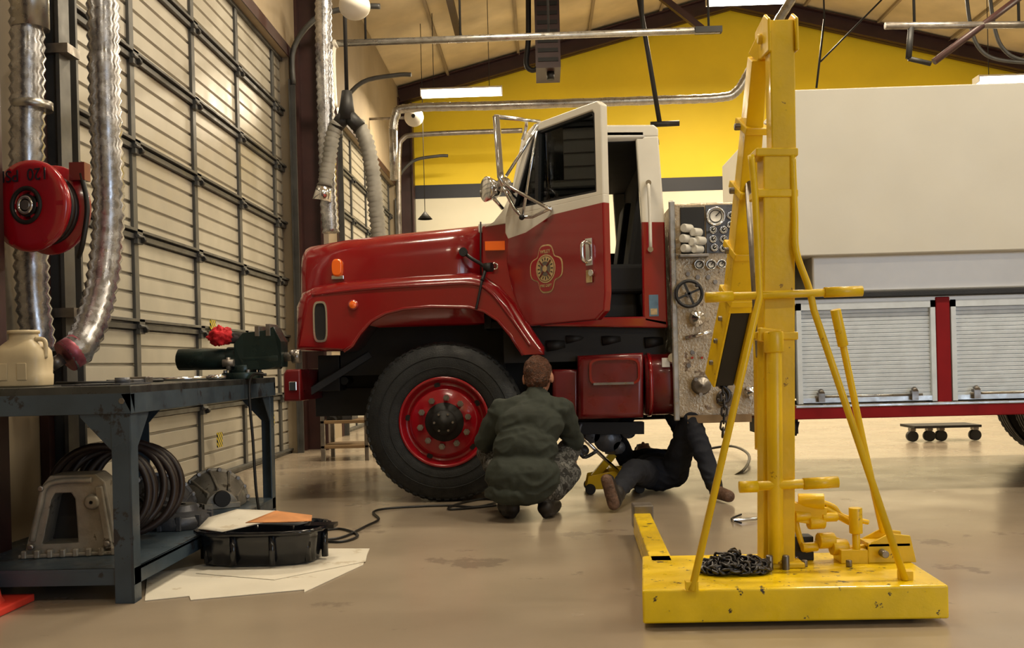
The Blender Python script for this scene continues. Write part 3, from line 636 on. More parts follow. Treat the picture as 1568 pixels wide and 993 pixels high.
YCB=YS+.07; YCF=2*YC-YCB
xb_,zbelt=e2(1018,338); cabz0=e2(930,498)[1]
rt=e2(1003,187); zr=rt[1]
x0c=e2(737,400)[0]; xA=e2(782,334)[0]; xT=e2(806,200)[0]; xR=e2(1010,200)[0]; xRb=e2(1024,450)[0]; xo=e2(980,300)[0]
g=G()
for yy,dy in ((YCB,.06),(YCF,-.06)):
    ex=lambda L,m: g.extv([(e2(a,b)[0],yy,e2(a,b)[1]) for a,b in L],(0,dy,0),m)
    ex([(737,344),(776,338),(783,345),(788,440),(830,498),(790,498),(737,440)],'red')
    ex([(774,342),(784,334),(816,205),(806,198)],'white')
    ex([(806,199),(816,188),(1003,187),(1010,193),(1010,206),(812,207)],'white')
    ex([(975,206),(1010,204),(1020,338),(984,338)],'white')
    ex([(984,338),(1020,338),(1025,500),(988,492),(986,480)],'red')
    ex([(826,487),(988,484),(1025,490),(1025,502),(826,499)],'red')
g.done("cab_sides",TR,bevel=.012,bseg=3)
secs=[]
for x,dz,ins in ((xT-.04,-.05,.05),(xT-.0,-.015,.02),(xT+.12,0.01,0),(xT+.45,.02,0),(xR-.1,.012,0),(xR-.02,-.015,.02),(xR+.01,-.06,.05)):
    row=[]
    for u in (-1,-.97,-.9,-.6,0,.6,.9,.97,1):
        hw=(YCF-YCB)/2-ins; row.append(Vector((x,YC+u*hw,zr+dz-.10*max(0,abs(u)-.85)/.15*.6)))
    row+= [Vector((x,YC+(YCF-YCB)/2-ins,zr-.09)),Vector((x,YC-(YCF-YCB)/2+ins,zr-.09))]
    secs.append(row)
g=G(); g.loft(secs,'white'); g.done("roof",TR)
g=G(); g.box(x0c-.02,xA,YCB+.03,YCF-.03,zbelt-.03,zbelt+.03,'white'); g.box(xR-.03,xR+.0,YCB+.05,YCF-.05,zbelt,zr-.04,'white'); g.box(xRb-.06,xRb-.02,YCB+.05,YCF-.05,cabz0,zbelt,'red')
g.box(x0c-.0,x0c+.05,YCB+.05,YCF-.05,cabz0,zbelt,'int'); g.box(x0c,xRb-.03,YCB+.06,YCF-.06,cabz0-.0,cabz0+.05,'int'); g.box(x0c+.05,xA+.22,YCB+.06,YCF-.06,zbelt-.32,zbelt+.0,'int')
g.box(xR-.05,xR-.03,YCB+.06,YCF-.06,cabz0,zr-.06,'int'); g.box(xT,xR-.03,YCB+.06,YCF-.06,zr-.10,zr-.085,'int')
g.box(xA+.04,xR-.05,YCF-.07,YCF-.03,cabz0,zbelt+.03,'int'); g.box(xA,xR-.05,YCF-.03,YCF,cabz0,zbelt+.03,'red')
for yy in (YCB+.04,YC,YCF-.04): g.beam((xA-.03,yy,zbelt+.0),(xT-.02,yy,zr-.07),.05,.03,'white')
g.done("cab_body",TR,bevel=.008)
g=G(); g.loft([[Vector((e2(a,b)[0],yy,e2(a,b)[1])) for a,b in ((740,346),(755,338),(768,322),(779,300),(790,332),(778,340))] for yy in (YCB-.01,YCB+.12)],'white',smooth=False); g.done("cowl_trim",TR,bevel=.006)
g=G(); g.extv([(xA-.04,YCB+.05,zbelt+.03),(xA-.04,YCF-.05,zbelt+.03),(xT-.03,YCF-.05,zr-.09),(xT-.03,YCB+.05,zr-.09)],(-.005,0,0),'glassd'); g.done("windshield",TR)
g=G(); xs=e2(935,400)[0]
for yy in (YCB+.2,YCF-.75):
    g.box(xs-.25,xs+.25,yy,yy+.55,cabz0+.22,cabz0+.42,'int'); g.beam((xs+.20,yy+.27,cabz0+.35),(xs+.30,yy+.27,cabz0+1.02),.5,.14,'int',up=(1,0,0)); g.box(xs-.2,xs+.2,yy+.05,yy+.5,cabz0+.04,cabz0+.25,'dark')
g.done("seats",TR,bevel=.03,bseg=3)
g=G(); c=V(xs-.50,YCB+.5,cabz0+.72); g.torus(c,V(-.5,0,1),.22,.016,'black'); g.beam(c,c+V(.1,0,-.4),.04,.04,'black'); g.beam(c+V(0,-.2,0),c+V(0,.2,0),.03,.015,'black'); g.done("steering_wheel",TR)
H=V(-.215,6.42,0); dd=V(.67,-.742,0).normalized(); nn=V(dd.y,-dd.x,0)
DW=.885
D=lambda s,z,o=0: V(H.x+dd.x*s+nn.x*o,H.y+dd.y*s+nn.y*o,z)
g=G(); vec=nn*-.055
redp=[(.02,1.70),(.0,1.55),(.05,1.36),(.16,1.17),(.22,1.13),(.80,1.14),(.87,1.19),(DW,1.30),(DW,1.815),(.45,1.80),(.2,1.72)]
g.extv([D(s,z) for s,z in redp],vec,'red')
g.extv([D(s,z) for s,z in [(.02,1.70),(.2,1.72),(.45,1.80),(DW,1.815),(DW,1.87),(.0,1.85),(-.005,1.74)]],vec,'white')
O_=[(.0,1.84),(.24,2.33),(.30,2.385),(.85,2.41),(DW,2.385),(DW,1.86)]; I_=[(.075,1.885),(.275,2.29),(.33,2.335),(.81,2.36),(.825,2.34),(.825,1.885)]
g.ring([D(s,z) for s,z in O_],[D(s,z) for s,z in I_],vec,'white')
g.done("door_leaf",TR,bevel=.010,bseg=3)
g=G(); g.beam(D(.30,1.885,-.02),D(.325,2.335,-.02),.03,.03,'black'); g.ring([D(s,z,-.01) for s,z in I_],[D(s+(.0125 if s<.5 else -.0125),z+(.0125 if z<2 else -.0125),-.01) for s,z in I_],nn*-.03,'black')
g.extv([D(s,z,-.03) for s,z in I_],nn*-.004,'glassd')
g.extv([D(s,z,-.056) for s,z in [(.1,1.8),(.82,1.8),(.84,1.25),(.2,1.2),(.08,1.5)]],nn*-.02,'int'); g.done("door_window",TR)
g=G(); g.beam(D(.765,1.62,.005),D(.765,1.46,.005),.055,.012,'chrome',up=nn); g.tube(cat([D(.75,1.60,.01),D(.75,1.585,.045),D(.75,1.50,.045),D(.75,1.48,.01)],4),.012,'chrome'); g.cyl(D(.785,1.415,0),D(.785,1.415,.02),.02,'chrome')
g.beam(D(.76,1.435,.006),D(.76,1.36,.006),.05,.004,'gold',up=nn)
g.done("door_handle",TR,bevel=.003)
g=G(); ce=(.385,1.475); 
def disc(r,o,m,f=lambda t:1): g.extv([D(ce[0]+r*f(2*math.pi*k/64)*math.cos(2*math.pi*k/64),ce[1]+r*f(2*math.pi*k/64)*math.sin(2*math.pi*k/64),o) for k in range(64)],nn*.002,m)
cross=lambda t:1+.14*math.cos(4*t)-.05*math.cos(8*t)
disc(.137,.001,'gold',cross); disc(.128,.0035,'reel',cross); disc(.088,.006,'gold'); disc(.080,.0065,'redd'); disc(.076,.008,'gold'); disc(.045,.0105,'steel'); disc(.02,.013,'gold')
for k in range(4):
    t=math.pi/2*k+.78; g.beam(D(ce[0]+.02*math.cos(t),ce[1]+.02*math.sin(t),.014),D(ce[0]+.072*math.cos(t),ce[1]+.072*math.sin(t),.014),.007,.002,'redd',up=nn)
for k in range(16):
    t=math.pi/8*k; g.beam(D(ce[0]+.052*math.cos(t),ce[1]+.052*math.sin(t),.011),D(ce[0]+.068*math.cos(t),ce[1]+.068*math.sin(t),.011),.006,.002,'stripe',up=nn)
g.done("door_emblem",TR)
R2=Matrix((dd,V(0,0,1),nn)).transposed()
txt("emblem_text_top","WILEY",.032,D(ce[0],ce[1]+.105,.0075),R2,'gold',TR); txt("emblem_text_bottom","FIRE DEPT",.024,D(ce[0],ce[1]-.105,.0075),R2,'gold',TR)
g=G(); y1=YS-.28
g.beam(E3(763,182,y1),E3(769,268,y1),.02,.19,'chrome',up=(0,1,0))
fr=[E3(757,178,y1+.02),E3(800,183,y1+.1),E3(806,192,YS),E3(800,215,YS)]
g.tube(cat(fr,4),.011,'chrome'); g.tube([E3(757,178,y1),E3(764,272,y1),E3(772,285,y1),E3(800,315,YS+.02)],.011,'chrome')
g.tube(cat([E3(772,280,y1),E3(790,292,y1-.05),E3(845,322,y1-.1)],4),.011,'chrome'); g.tube(cat([E3(770,285,y1),E3(800,333,y1),E3(845,318,y1-.1)],3),.011,'chrome')
g.tube([E3(800,333,y1),E3(822,202,y1),E3(826,188,y1+.1)],.009,'chrome'); g.tube([E3(826,190,y1),E3(775,270,y1)],.010,'chrome')
g.tube([E3(757,180,y1),E3(826,186,y1),E3(832,198,YS)],.010,'chrome')
for a,b in ((786,292),(799,333),(845,321)): g.sph(E3(a,b,y1-.02),.018,'dark')
g.done("mirror_frame",TR)
g=G(); c=E3(744,290,YS-.05); ax=V(-.85,-.5,0)
g.lathe([(0,-.11),(.03,-.105),(.06,-.07),(.078,-.02),(.082,0),(.075,.006),(.0,.012)],c,ax,'chrome'); g.cyl(c,E3(770,320,YS+.02),.012,'chrome')
c=E3(772,283,YS-.15); g.lathe([(0,-.07),(.04,-.05),(.05,0),(.0,.01)],c,V(.3,-1,0),'chrome'); g.cyl(c,E3(785,312,YS),.012,'chrome'); g.done("spotlights",TR)
g=G(); c=V(e2(882,180)[0],YC,zr); g.box(c.x-.1,c.x+.1,YC-.5,YC+.5,zr+.02,zr+.05,'dark'); 
for s in (-.35,.35): g.lathe([(.09,.05),(.09,.15),(.07,.19),(0,.2)],(c.x,YC+s,zr),(0,0,1),'redl')
g.done("beacon_lights",TR)
g=G(); g.tube(cat([E3(993,278,YS+.07),E3(993,286,YS+.0),E3(995,330,YS-.0),E3(996,375,YS+.0),E3(996,384,YS+.07)],5),.011,'white'); g.cyl(E3(993,280,YS+.06),E3(993,280,YS+.0),.018,'chrome');g.cyl(E3(996,382,YS+.06),E3(996,382,YS+.0),.018,'chrome')
c=E3(1001,468,YS+.068); g.box(c.x-.03,c.x+.03,c.y-.002,c.y+.002,c.z-.07,c.z+.07,'blue'); g.box(c.x-.022,c.x+.022,c.y-.004,c.y+.0,c.z-.06,c.z-.02,'gold'); g.done("grab_rail_and_labels",TR)
g=G(); Yk=YS+.02
pol=lambda L,Y=Yk:[(e2(a,b,Y)[0],e2(a,b,Y)[1]) for a,b in L]
g.panel(pol([(885,545),(986,540),(986,640),(885,643)]),[1]*4,Yk,Yk+.5,.05,'redd'); g.panel(pol([(846,566),(886,566),(886,643),(846,640)]),[1]*4,Yk+.05,Yk+.5,.03,'redd')
a=E3(990,540,Yk); b=E3(1045,540,Yk); zc=(e2(1010,540,Yk)[1]+e2(1010,638,Yk)[1])/2; rr=(e2(1010,540,Yk)[1]-e2(1010,638,Yk)[1])/2
g.loft([[Vector((x,Yk+.26+.26*s*p.x,zc+rr*s*p.y)) for p in sup(0,0,0,1,1,3,32)] for x,s in ((a.x-.01,.95),(a.x,1),(b.x-.02,1),(b.x,.95))],'redd')
g.done("step_box_and_tank",TR)
g=G(); o=sup(0,0,0,.165,.088,5,28); i=sup(0,0,0,.15,.075,5,28); c=E3(941,569,Yk)
g.ring([(c.x+p.x,Yk-.012,c.z+p.y) for p in o],[(c.x+p.x,Yk-.012,c.z+p.y) for p in i],(0,.03,0),'red'); g.extv([(c.x+p.x,Yk-.003,c.z+p.y) for p in i],(0,.008,0),'redd'); g.box(c.x-.14,c.x+.12,Yk-.03,Yk,c.z-.085,c.z-.07,'steel')
g.cyl(E3(1030,548,Yk),E3(1030,548,Yk-.03),.03,'chrome'); g.box(E3(1018,552,Yk).x-.02,E3(1018,552,Yk).x+.03,Yk-.01,Yk+.01,c.z+.02,c.z+.08,'gface')
for px in (997,1040): 
    x=E3(px,590,Yk).x; g.loft([[Vector((xx,Yk+.26+.27*p.x,zc+(rr+.01)*p.y)) for p in sup(0,0,0,1,1,3,32)] for xx in (x-.012,x+.012)],'red')
g.done("step_details",TR)
g=G()
for yy in (YC-.45,YC+.37): g.box(-1.5,5.7,yy,yy+.08,.62,.86,'dark')
for x in (-1.3,-.3,.7,1.8,2.9,4.0,5.2): g.box(x,x+.08,YC-.4,YC+.4,.66,.82,'dark')
g.box(-1.40,-.25,YS+.44,YFAR-.44,.84,1.35,'dark'); g.box(-1.2,-.1,YC-.35,YC+.35,.45,.85,'dark')  # near-black box in the engine bay stands in for the shade there
g.box(-.25,.82,YS+.15,YFAR-.1,.9,1.15,'dark'); g.box(-.3,.82,YS+.53,YFAR-.55,.58,1.0,'dark')  # near-black filler boxes added to close the bright gap under the cab
g.cyl((-.63,YS+.25,.5),(-.63,YFAR-.25,.5),.06,'dark'); g.cyl((4.35,YS+.25,.52),(4.35,YFAR-.25,.52),.09,'dark'); g.sph((4.35,YC,.52),.22,'dark')
for k in range(5): g.beam((-1.2,YC-.55,.42+k*.022),(-.05,YC-.55,.42+k*.022),.09,.016,'dark')
g.cyl((.1,YC-.2,.5),(4.2,YC,.52),.05,'dark'); g.sph((.35,YC-.15,.55),.25,'dark',(1.3,1,1))
for px,py,r in ((850,530,.04),(880,520,.03),(935,522,.035),(1000,525,.04)): c=E3(px,py,YS+.16); g.cyl(c+V(-.06,0,0),c+V(.06,.02,.01),r,'dark',seg=12)
g.done("chassis",TR)
g=G(); a=E3(900,660,YS+.25)
for px,py,r in ((905,665,.06),(930,672,.09),(962,660,.05),(948,685,.04),(895,690,.03)):
    c=E3(px,py,YS+.3); g.lathe([(0,-.03),(r,-.03),(r*1.05,0),(r,.12),(0,.12)],c,(0,1,0),'castd',seg=16)
g.beam(E3(880,655,YS+.3),E3(985,655,YS+.3),.12,.08,'dark'); g.tube(cat([E3(890,648,YS+.2),E3(885,675,YS+.2),E3(893,700,YS+.2),E3(915,690,YS+.2)],5),.012,'castd'); g.done("air_tank_fittings",TR)
def wheel(name,x,yo,out,rimm='red',front=True,z=.525):
    s=out; g=G(); ax=V(0,s,0)
    w=.28; o=V(x,yo,z)
    prof=[(.290,-.01),(.305,.0),(.34,.008),(.40,.012),(.45,.006),(.485,-.012),(.505,-.03),(.520,-.045),(.525,-.06)]
    for k in range(4):
        h=-.075-k*.045; prof+=[(.526,h+.0),(.526,h-.016),(.512,h-.019),(.512,h-.026),(.526,h-.029)]
    prof+=[(.525,-w+.06),(.505,-w+.03),(.45,-w-.006),(.34,-w-.008),(.290,-w+.01),(.285,-w+.02),(.285,-.02),(.29,-.01)]
    g.lathe(prof,o,ax,'tyre',seg=72)
    for k in range(60):
        t=2*math.pi*k/60; d=V(math.cos(t),0,math.sin(t))
        a=o+d*.508+ax*-.028; b=o+d*.524+ax*-.062; g.beam(a,b,.03,.012,'tyre',up=d)
    for rr in (.36,.43): g.torus(o+ax*(.012 if rr<.4 else .011),ax,rr,.003,'tyre',seg=60,rs=5)
    g.done(name+"_tyre",TR)
    g=G()
    if front: pr=[(.298,.004),(.292,.012),(.280,.010),(.275,-.02),(.262,-.045),(.25,-.055),(.235,-.05),(.22,-.02),(.205,-.012),(.12,-.012),(.11,.0),(.02,.0)]
    else: pr=[(.298,.004),(.292,.012),(.280,.010),(.272,-.05),(.25,-.14),(.22,-.16),(.12,-.16),(.1,-.14),(.02,-.14)]
    g.lathe(pr,o,ax,rimm,seg=60)
    hb=-.012 if front else -.16
    g.lathe([(.128,hb),(.12,hb+.012),(.085,hb+.016),(.08,hb+.05),(.07,hb+.06),(.045,hb+.065),(.04,hb+.085),(0,hb+.09)],o,ax,'dark',seg=32)
    for k in range(10):
        t=2*math.pi*k/10+.2; d=V(math.cos(t),0,math.sin(t)); p=o+d*.160+ax*hb
        g.cyl(p,p+ax*.03,.021,'steel',seg=6,smooth=False); g.cyl(p+ax*.03,p+ax*.045,.011,'steel',seg=8)
    for k in range(5):
        t=2*math.pi*k/5+.5; d=V(math.cos(t),0,math.sin(t)); p=o+d*.245+ax*(-.048 if front else -.15)
        g.cyl(p,p+ax*.003,.02,'dark',seg=12)
    for k in range(6):
        t=2*math.pi*k/6; d=V(math.cos(t),0,math.sin(t)); p=o+d*.06+ax*(hb+.06); g.cyl(p,p+ax*.01,.008,'steel',seg=6)
    g.done(name+"_rim",TR)
xw=pt(680,645,YS+.02).x
wheel("front_wheel",xw,YS+.03,-1,rimm='reel'); wheel("front_wheel_far",xw,YFAR-.03,1)
wheel("rear_wheel_far",4.38,YFAR-.05,1,front=False); wheel("rear_wheel_far_inner",4.38,YFAR-.38,1,front=False)
wheel("rear_wheel",4.38,YS+.05,-1,front=False); wheel("rear_wheel_inner",4.38,YS+.38,-1,front=False)
xp0,xp1=.86,1.40
g=G(); g.box(xp0,xp1+.2,YS,YFAR,.52,1.90,'panel')
g.box(xp0-.02,xp0+.02,YS-.02,YS,.5,1.92,'alu'); 
g.box(1.05,1.25,YS+.5,YS+.9,1.9,1.98,'dark')
o=g.done("pump_panel",TR,bevel=.01)
g=G()
a=E3(1041,318,YS-.005); b=E3(1080,388,YS-.005)
g.box(a.x,b.x,YS-.012,YS-.004,b.z,a.z,'dark'); g.box(a.x-.02,b.x+.01,YS-.09,YS-.005,b.z-.03,b.z-.01,'steel')
for i,(px,py) in enumerate(((1050,350),(1064,356),(1048,366),(1062,371),(1070,369),(1050,381),(1066,382))):
    c=E3(px,py,YS-.05); g.cyl(c+V(-.02,-.03,0),c+V(.035,.02,.0),.027,'gface',seg=14)
g.done("hose_shelf",TR,bevel=.006)
g=G()
def gauge(px,py,r,face='gface'):
    c=E3(px,py,YS); g.lathe([(0,-.018),(r*.84,-.018)],c,(0,1,0),face,seg=24); g.lathe([(r*.84,-.018),(r*.86,-.028),(r,-.026),(r,0)],c,(0,1,0),'chrome',seg=24)
    g.beam(c+V(0,-.022,0),c+V(r*.5,-.022,r*.5),.006,.003,'dark' if face=='gface' else 'gface',up=(0,1,0)); g.torus(c+V(0,-.02,0),(0,1,0),r*.62,.0025,'dark' if face=='gface' else 'gface',seg=20,rs=4)
g.box(E3(1080,318).x,E3(1122,318).x,YS-.012,YS,E3(1090,388).z,E3(1090,315).z,'castd')
gauge(1095,332,.062); 
for px,py in ((1091,353),(1107,353),(1091,367),(1107,367),(1093,380),(1107,381),(1118,331),(1118,345)): gauge(px,py,.024,'dark')
gauge(1070,406,.034);gauge(1088,406,.034); gauge(1104,405,.03);gauge(1122,402,.04)
for px,py in ((1053,420),(1068,425),(1084,425),(1095,432),(1054,560),(1058,640),(1090,575),(1100,560),(1132,590),(1130,640),(1060,540),(1140,500)): c=E3(px,py,YS); g.cyl(c,c+V(0,-.012,0),.014,'steel',seg=12)
g.done("gauges",TR)
g=G()
c=E3(1055,450,YS-.06); g.torus(c,(0,1,0),.082,.011,'black'); 
for k in range(4): t=k*math.pi/2+.4; g.beam(c,c+V(.08*math.cos(t),0,.08*math.sin(t)),.014,.01,'black',up=(0,1,0))
g.cyl(c,c+V(0,.07,0),.02,'steel'); g.cyl(c+V(.05,-.0,.05),c+V(.05,-.04,.05),.01,'black')
def cap(px,py,r,m='chrome'):
    c=E3(px,py,YS); g.lathe([(r*1.15,0),(r*1.15,-.02),(r,-.025),(r,-.07),(r*.9,-.08),(r*.3,-.08),(r*.25,-.1),(0,-.1)],c,(0,1,0),m,seg=24)
    for k in range(3): t=k*2.09+.3; q_=c+V(r*1.05*math.cos(t),-.05,r*1.05*math.sin(t)); g.cyl(q_,q_+V(0,-.03,0),.012,m,seg=8)
cap(1067,488,.045); cap(1073,590,.055,'steel'); cap(1118,480,.03,'steel'); cap(1135,450,.045,'steel'); cap(1130,540,.05); cap(1110,610,.05,'steel'); cap(1148,600,.035,'chrome')
g.cyl(E3(1050,518,YS-.02),E3(1090,508,YS-.08),.014,'chrome'); g.box(E3(1052,638).x,E3(1150,638).x,YS-.02,YS,E3(1060,648).z,E3(1060,636).z,'tan')
for px in (1060,1075,1090): g.cyl(E3(px,548,YS),E3(px,548,YS-.04),.008,'redl',seg=8)
g.done("valves",TR)
XE=5.8; ZT=2.585
g=G()
g.panel([(1.605,1.53),(XE,1.53),(XE,ZT),(1.605,ZT)],[1]*4,YS-.10,YS+.3,.012,'tankw'); g.box(1.615,XE-.01,YS+.2,YFAR,1.53,ZT-.01,'tankw'); 
g.box(1.75,XE,YS+.0,YFAR,1.30,1.54,'white'); g.done("water_tank_body",TR,bevel=.012)
g=G(); g.box(1.45,XE,YS-.03,YS+.5,1.262,1.30,'black'); 
g.box(1.40,XE,YS+.12,YFAR,.62,1.27,'white'); g.box(1.40,XE,YS-.01,YS+.6,.49,.575,'redm'); g.box(1.40,XE,YS,YS+.1,1.225,1.262,'white')
g.box(1.40,1.62,YS,YS+.2,.575,1.26,'white')
for xa,xb in ((2.525,2.615),(4.70,4.8)): g.box(xa,xb,YS-.008,YS+.2,.575,1.255,'redm')
g.box(1.62,XE,YS-.015,YS+.1,.562,.585,'alu')
g.done("body_frame",TR,bevel=.006)
g=G()
for xa,xb in ((1.64,2.52),(2.62,4.0)):
    g.box(xa,xa+.03,YS-.012,YS+.05,.59,1.235,'slat'); g.box(xb-.03,xb,YS-.012,YS+.05,.59,1.235,'slat'); g.box(xa,xb,YS-.012,YS+.05,1.19,1.235,'slat')
    n=22; h=(1.19-.62)/n; sec=[]
    for k in range(n):
        z=.62+k*h; sec+=[(YS+.02,z),(YS+.013,z+h*.12),(YS+.012,z+h*.85),(YS+.014,z+h*.93)]
    sec.append((YS+.02,1.19))
    g.loft([[Vector((x,y,z)) for y,z in sec] for x in (xa+.03,xb-.03)],'slat',cap=False,closed=False,smooth=False)
    g.box(xa+.03,xb-.03,YS+.021,YS+.03,.6,1.19,'slat')
    g.box(xa+.03,xb-.03,YS-.01,YS+.03,.595,.625,'alu')
    g.cyl((xa+.1,YS-.03,.635),(xb-.1,YS-.03,.635),.008,'alu',seg=8)
    for x in (xa+.14,xb-.15): g.box(x-.02,x+.02,YS-.045,YS,.60,.66,'steel'); g.cyl((x,YS-.045,.655),(x,YS-.02,.67),.018,'steel',seg=10)
g.done("roll_up_shutters",TR,bevel=.0)
g=G(); g.cyl((1.62,YS+.1,.47),(1.62,YS+.1,.38),.05,'dark',r1=.03); g.box(1.45,1.7,YS+.25,YS+.6,.38,.6,'dark'); g.done("mud_bracket",TR)
e=empty("caster_dolly"); g=G(); yd=10.2
for px in (1396,1422,1440,1492):
    c=pt(px,650,yd); g.cyl((c.x,yd-.03,.057),(c.x,yd+.03,.057),.055,'black'); g.box(c.x-.025,c.x+.025,yd-.04,yd+.04,.11,.14,'steel')
a=pt(1394,640,yd); b=pt(1496,640,yd); g.box(a.x,b.x,yd-.1,yd+.3,.14,.165,'dark'); g.done("frame_and_casters",e)
g=G(); a=pt(505,690,9.9); b=pt(552,600,9.9)
for x in (a.x,b.x+.1):
    for y in (9.5,9.95): g.box(x,x+.04,y,y+.04,0,.62,'steel')
for z in (.12,.36,.6): g.box(a.x,b.x+.14,9.5,9.99,z,z+.03,'tan')
g.box(a.x+.05,a.x+.3,9.55,9.85,.39,.5,'castd'); g.done("shop_cart",bevel=.004)
e=empty("floor_jack"); g=G(); a=pt(935,725,6.9); jx,jy=a.x,6.85
for s in (-1,1): g.extv([(jx-.18,jy+s*.1,.03),(jx+.20,jy+s*.1,.03),(jx+.22,jy+s*.1,.09),(jx+.05,jy+s*.1,.16),(jx-.16,jy+s*.1,.12)],(0,.012,0),'yel')
for x in (-.15,.18):
    for s in (-1,1): g.cyl((jx+x,jy+s*.13-.015,.036),(jx+x,jy+s*.13+.015,.036),.035,'dark')
g.beam((jx-.12,jy,.1),(jx+.02,jy,.26),.06,.05,'yel'); g.cyl((jx+.02,jy,.26),(jx+.02,jy,.30),.06,'steel'); g.cyl((jx+.03,jy,.1),(jx+.16,jy,.1),.035,'steel'); g.box(jx-.02,jx+.08,jy-.06,jy+.06,.1,.17,'yel'); g.done("body",e,bevel=.004)
g=G(); g.cyl((jx+.05,jy-.1,.14),pt(881,660,6.6),.012,'chrome'); g.done("handle",e)
# ================================================================= SHOP CRANE
CR=empty("shop_crane")
bx0,bx1,by0,by1,bz=.315,1.325,3.33,3.92,.13
g=G(); P4=[V(bx0,by0,0),V(bx1,by0,0),V(bx1+.03,by1,0),V(bx0+.06,by1,0)]
g.extv([p+V(0,0,.018) for p in P4],(0,0,bz-.018),'yel2'); g.done("base",CR,bevel=.008,bseg=3)
g=G(); g.beam((.44,by1-.1,.075),(.485,5.05,.075),.085,.11,'yel2'); g.box(.44,.54,5.0,5.12,.05,.17,'steel'); g.done("leg",CR,bevel=.006)
g=G()
for x,y in ((bx0+.1,by0+.12),(bx1-.1,by0+.12),(bx1-.12,by1-.1)): g.cyl((x-.02,y,.03),(x+.02,y,.03),.029,'dark')
g.cyl((.46,5.06,.042),(.52,5.06,.042),.04,'dark'); g.done("casters",CR)
YM=3.72; mb=pt(1188,866,YM); mx=mb.x
mtop=pt(1193,36,YM)
g=G(); 
zt=pt(1190,235,YM).z; sl=(mtop.x-mx)
X_=lambda z: mx+sl*(z-bz)/(mtop.z-bz)
g.beam((X_(bz),YM,bz),(X_(zt)-.01,YM,zt),.115,.11,'yel',up=(0,1,0)); g.beam((X_(zt)+.01,YM,zt-.1),(X_(mtop.z),YM,mtop.z),.09,.085,'yel',up=(0,1,0))
g.box(X_(bz)-.085,X_(bz)+.085,YM-.09,YM+.09,bz,bz+.02,'yel'); 
for s in (-.05,.05):
    g.extv([(X_(mtop.z)+s-.006,YM-.06,mtop.z-.12),(X_(mtop.z)+s-.006,YM+.16,mtop.z-.10),(X_(mtop.z)+s-.006,YM+.16,mtop.z+.02),(X_(mtop.z)+s-.006,YM+.0,mtop.z+.035),(X_(mtop.z)+s-.006,YM-.06,mtop.z-.0)],(.012,0,0),'yel')
g.cyl((X_(mtop.z)-.07,YM+.05,mtop.z-.04),(X_(mtop.z)+.07,YM+.05,mtop.z-.04),.02,'yel')
g.cyl(pt(1185,515,YM-.08),pt(1188,862,YM-.08),.028,'yel'); g.cyl(pt(1185,540,YM-.08),pt(1184,508,YM-.08),.036,'yel'); g.beam(pt(1195,515,YM-.06),pt(1160,512,YM-.06),.03,.05,'yel')
for py in (515,300,238): g.beam(pt(1152,py,YM),pt(1216,py,YM),.125,.03,'yel')
for px in (1178,1203): c=pt(px,850,YM-.1); g.cyl(c,c+V(0,0,-.09),.014,'steel',seg=8)
g.done("mast",CR,bevel=.006)
g=G(); pv=V(X_(mtop.z)-.03,YM+.1,mtop.z-.04)
b1=pt(1128,470,4.35); b2=pt(1104,582,4.55)
pA=pt(1160,90,YM+.14)
g.beam(pv,pA,.05,.07,'yel'); g.beam(pA,b1,.06,.085,'yel',w1=.10,h1=.14)
ex=(b2-b1).normalized()
g.beam(b1-ex*.05,b2,.085,.1,'dark'); g.beam(b1-ex*.05+V(-.05,0,0),b2+V(-.05,0,0),.012,.12,'yel'); g.beam(b1-ex*.05+V(.05,0,0),b2+V(.05,0,0),.012,.12,'yel')
for f in (.25,.5,.75,.95):
    c=pA.lerp(b1,f); g.beam(c-ex*.015,c+ex*.015,.09+.03*f,.12+.04*f,'yel'); g.cyl(c+V(-.07,0,0),c+V(.07,0,0),.014,'steel',seg=10)
for f in (.15,.45,.75): c=b1.lerp(b2,f); g.cyl(c+V(-.07,-.0,0),c+V(.07,0,0),.012,'steel',seg=8)
g.done("boom",CR,bevel=.004)
g=G(); g.cyl(V(mx-.02,YM+.08,.55),V(pA.lerp(b1,.42).x+.03,pA.lerp(b1,.42).y-.03,pA.lerp(b1,.42).z-.25),.03,'yel'); g.cyl(V(mx-.02,YM+.08,.9),pA.lerp(b1,.42),.018,'steel'); g.done("hydraulic_ram",CR)
def link(g,c,ax,side,L,w,r,m):
    ax=Vector(ax).normalized(); s=Vector(side); s=(s-ax*s.dot(ax)).normalized(); P=[]
    for k in range(14):
        t=2*math.pi*k/14; y=math.sin(t); off=(L-w)/2*(1 if y>0 else -1)
        P.append(Vector(c)+s*math.cos(t)*w/2+ax*(y*w/2+off))
    g.tube(P,r,m,6,True)
def chain(g,pts,L,m='chain',r=.005,w=.026):
    base=cat(pts,16); acc=0; k=0; P=[base[0]]
    for a,b in zip(base[:-1],base[1:]):
        l=(b-a).length; d=0
        while acc+l-d>=L: d+=L-acc; acc=0; P.append(a+(b-a)*(d/l))
        acc+=l-d
    for a,b in zip(P[:-1],P[1:]):
        k+=1; link(g,(a+b)/2,b-a,(1,.1,0) if k%2 else (.1,1,.1),L*1.42,w,r,m)
g=G(); hk=b2+V(0,0,.0); chain(g,[hk,hk+V(.01,-.01,-.12),hk+V(.0,0,-.26)],.032); 
g.cyl(hk+V(-.03,0,.0),hk+V(.03,0,0),.03,'chain'); g.tube(cat([hk+V(0,0,-.02),hk+V(.035,0,-.06),hk+V(.02,0,-.1),hk+V(-.02,0,-.095)],5),.012,'chain'); g.done("hook_and_chain",CR)
g=G(); Yh=YM-.09
a=pt(1080,456,Yh); b=pt(1320,446,Yh); g.cyl(a,b,.0145,'yel'); g.cyl(pt(1080,456,Yh),pt(1122,454,Yh),.019,'yel');g.cyl(pt(1262,448,Yh),pt(1320,446,Yh),.019,'yel')
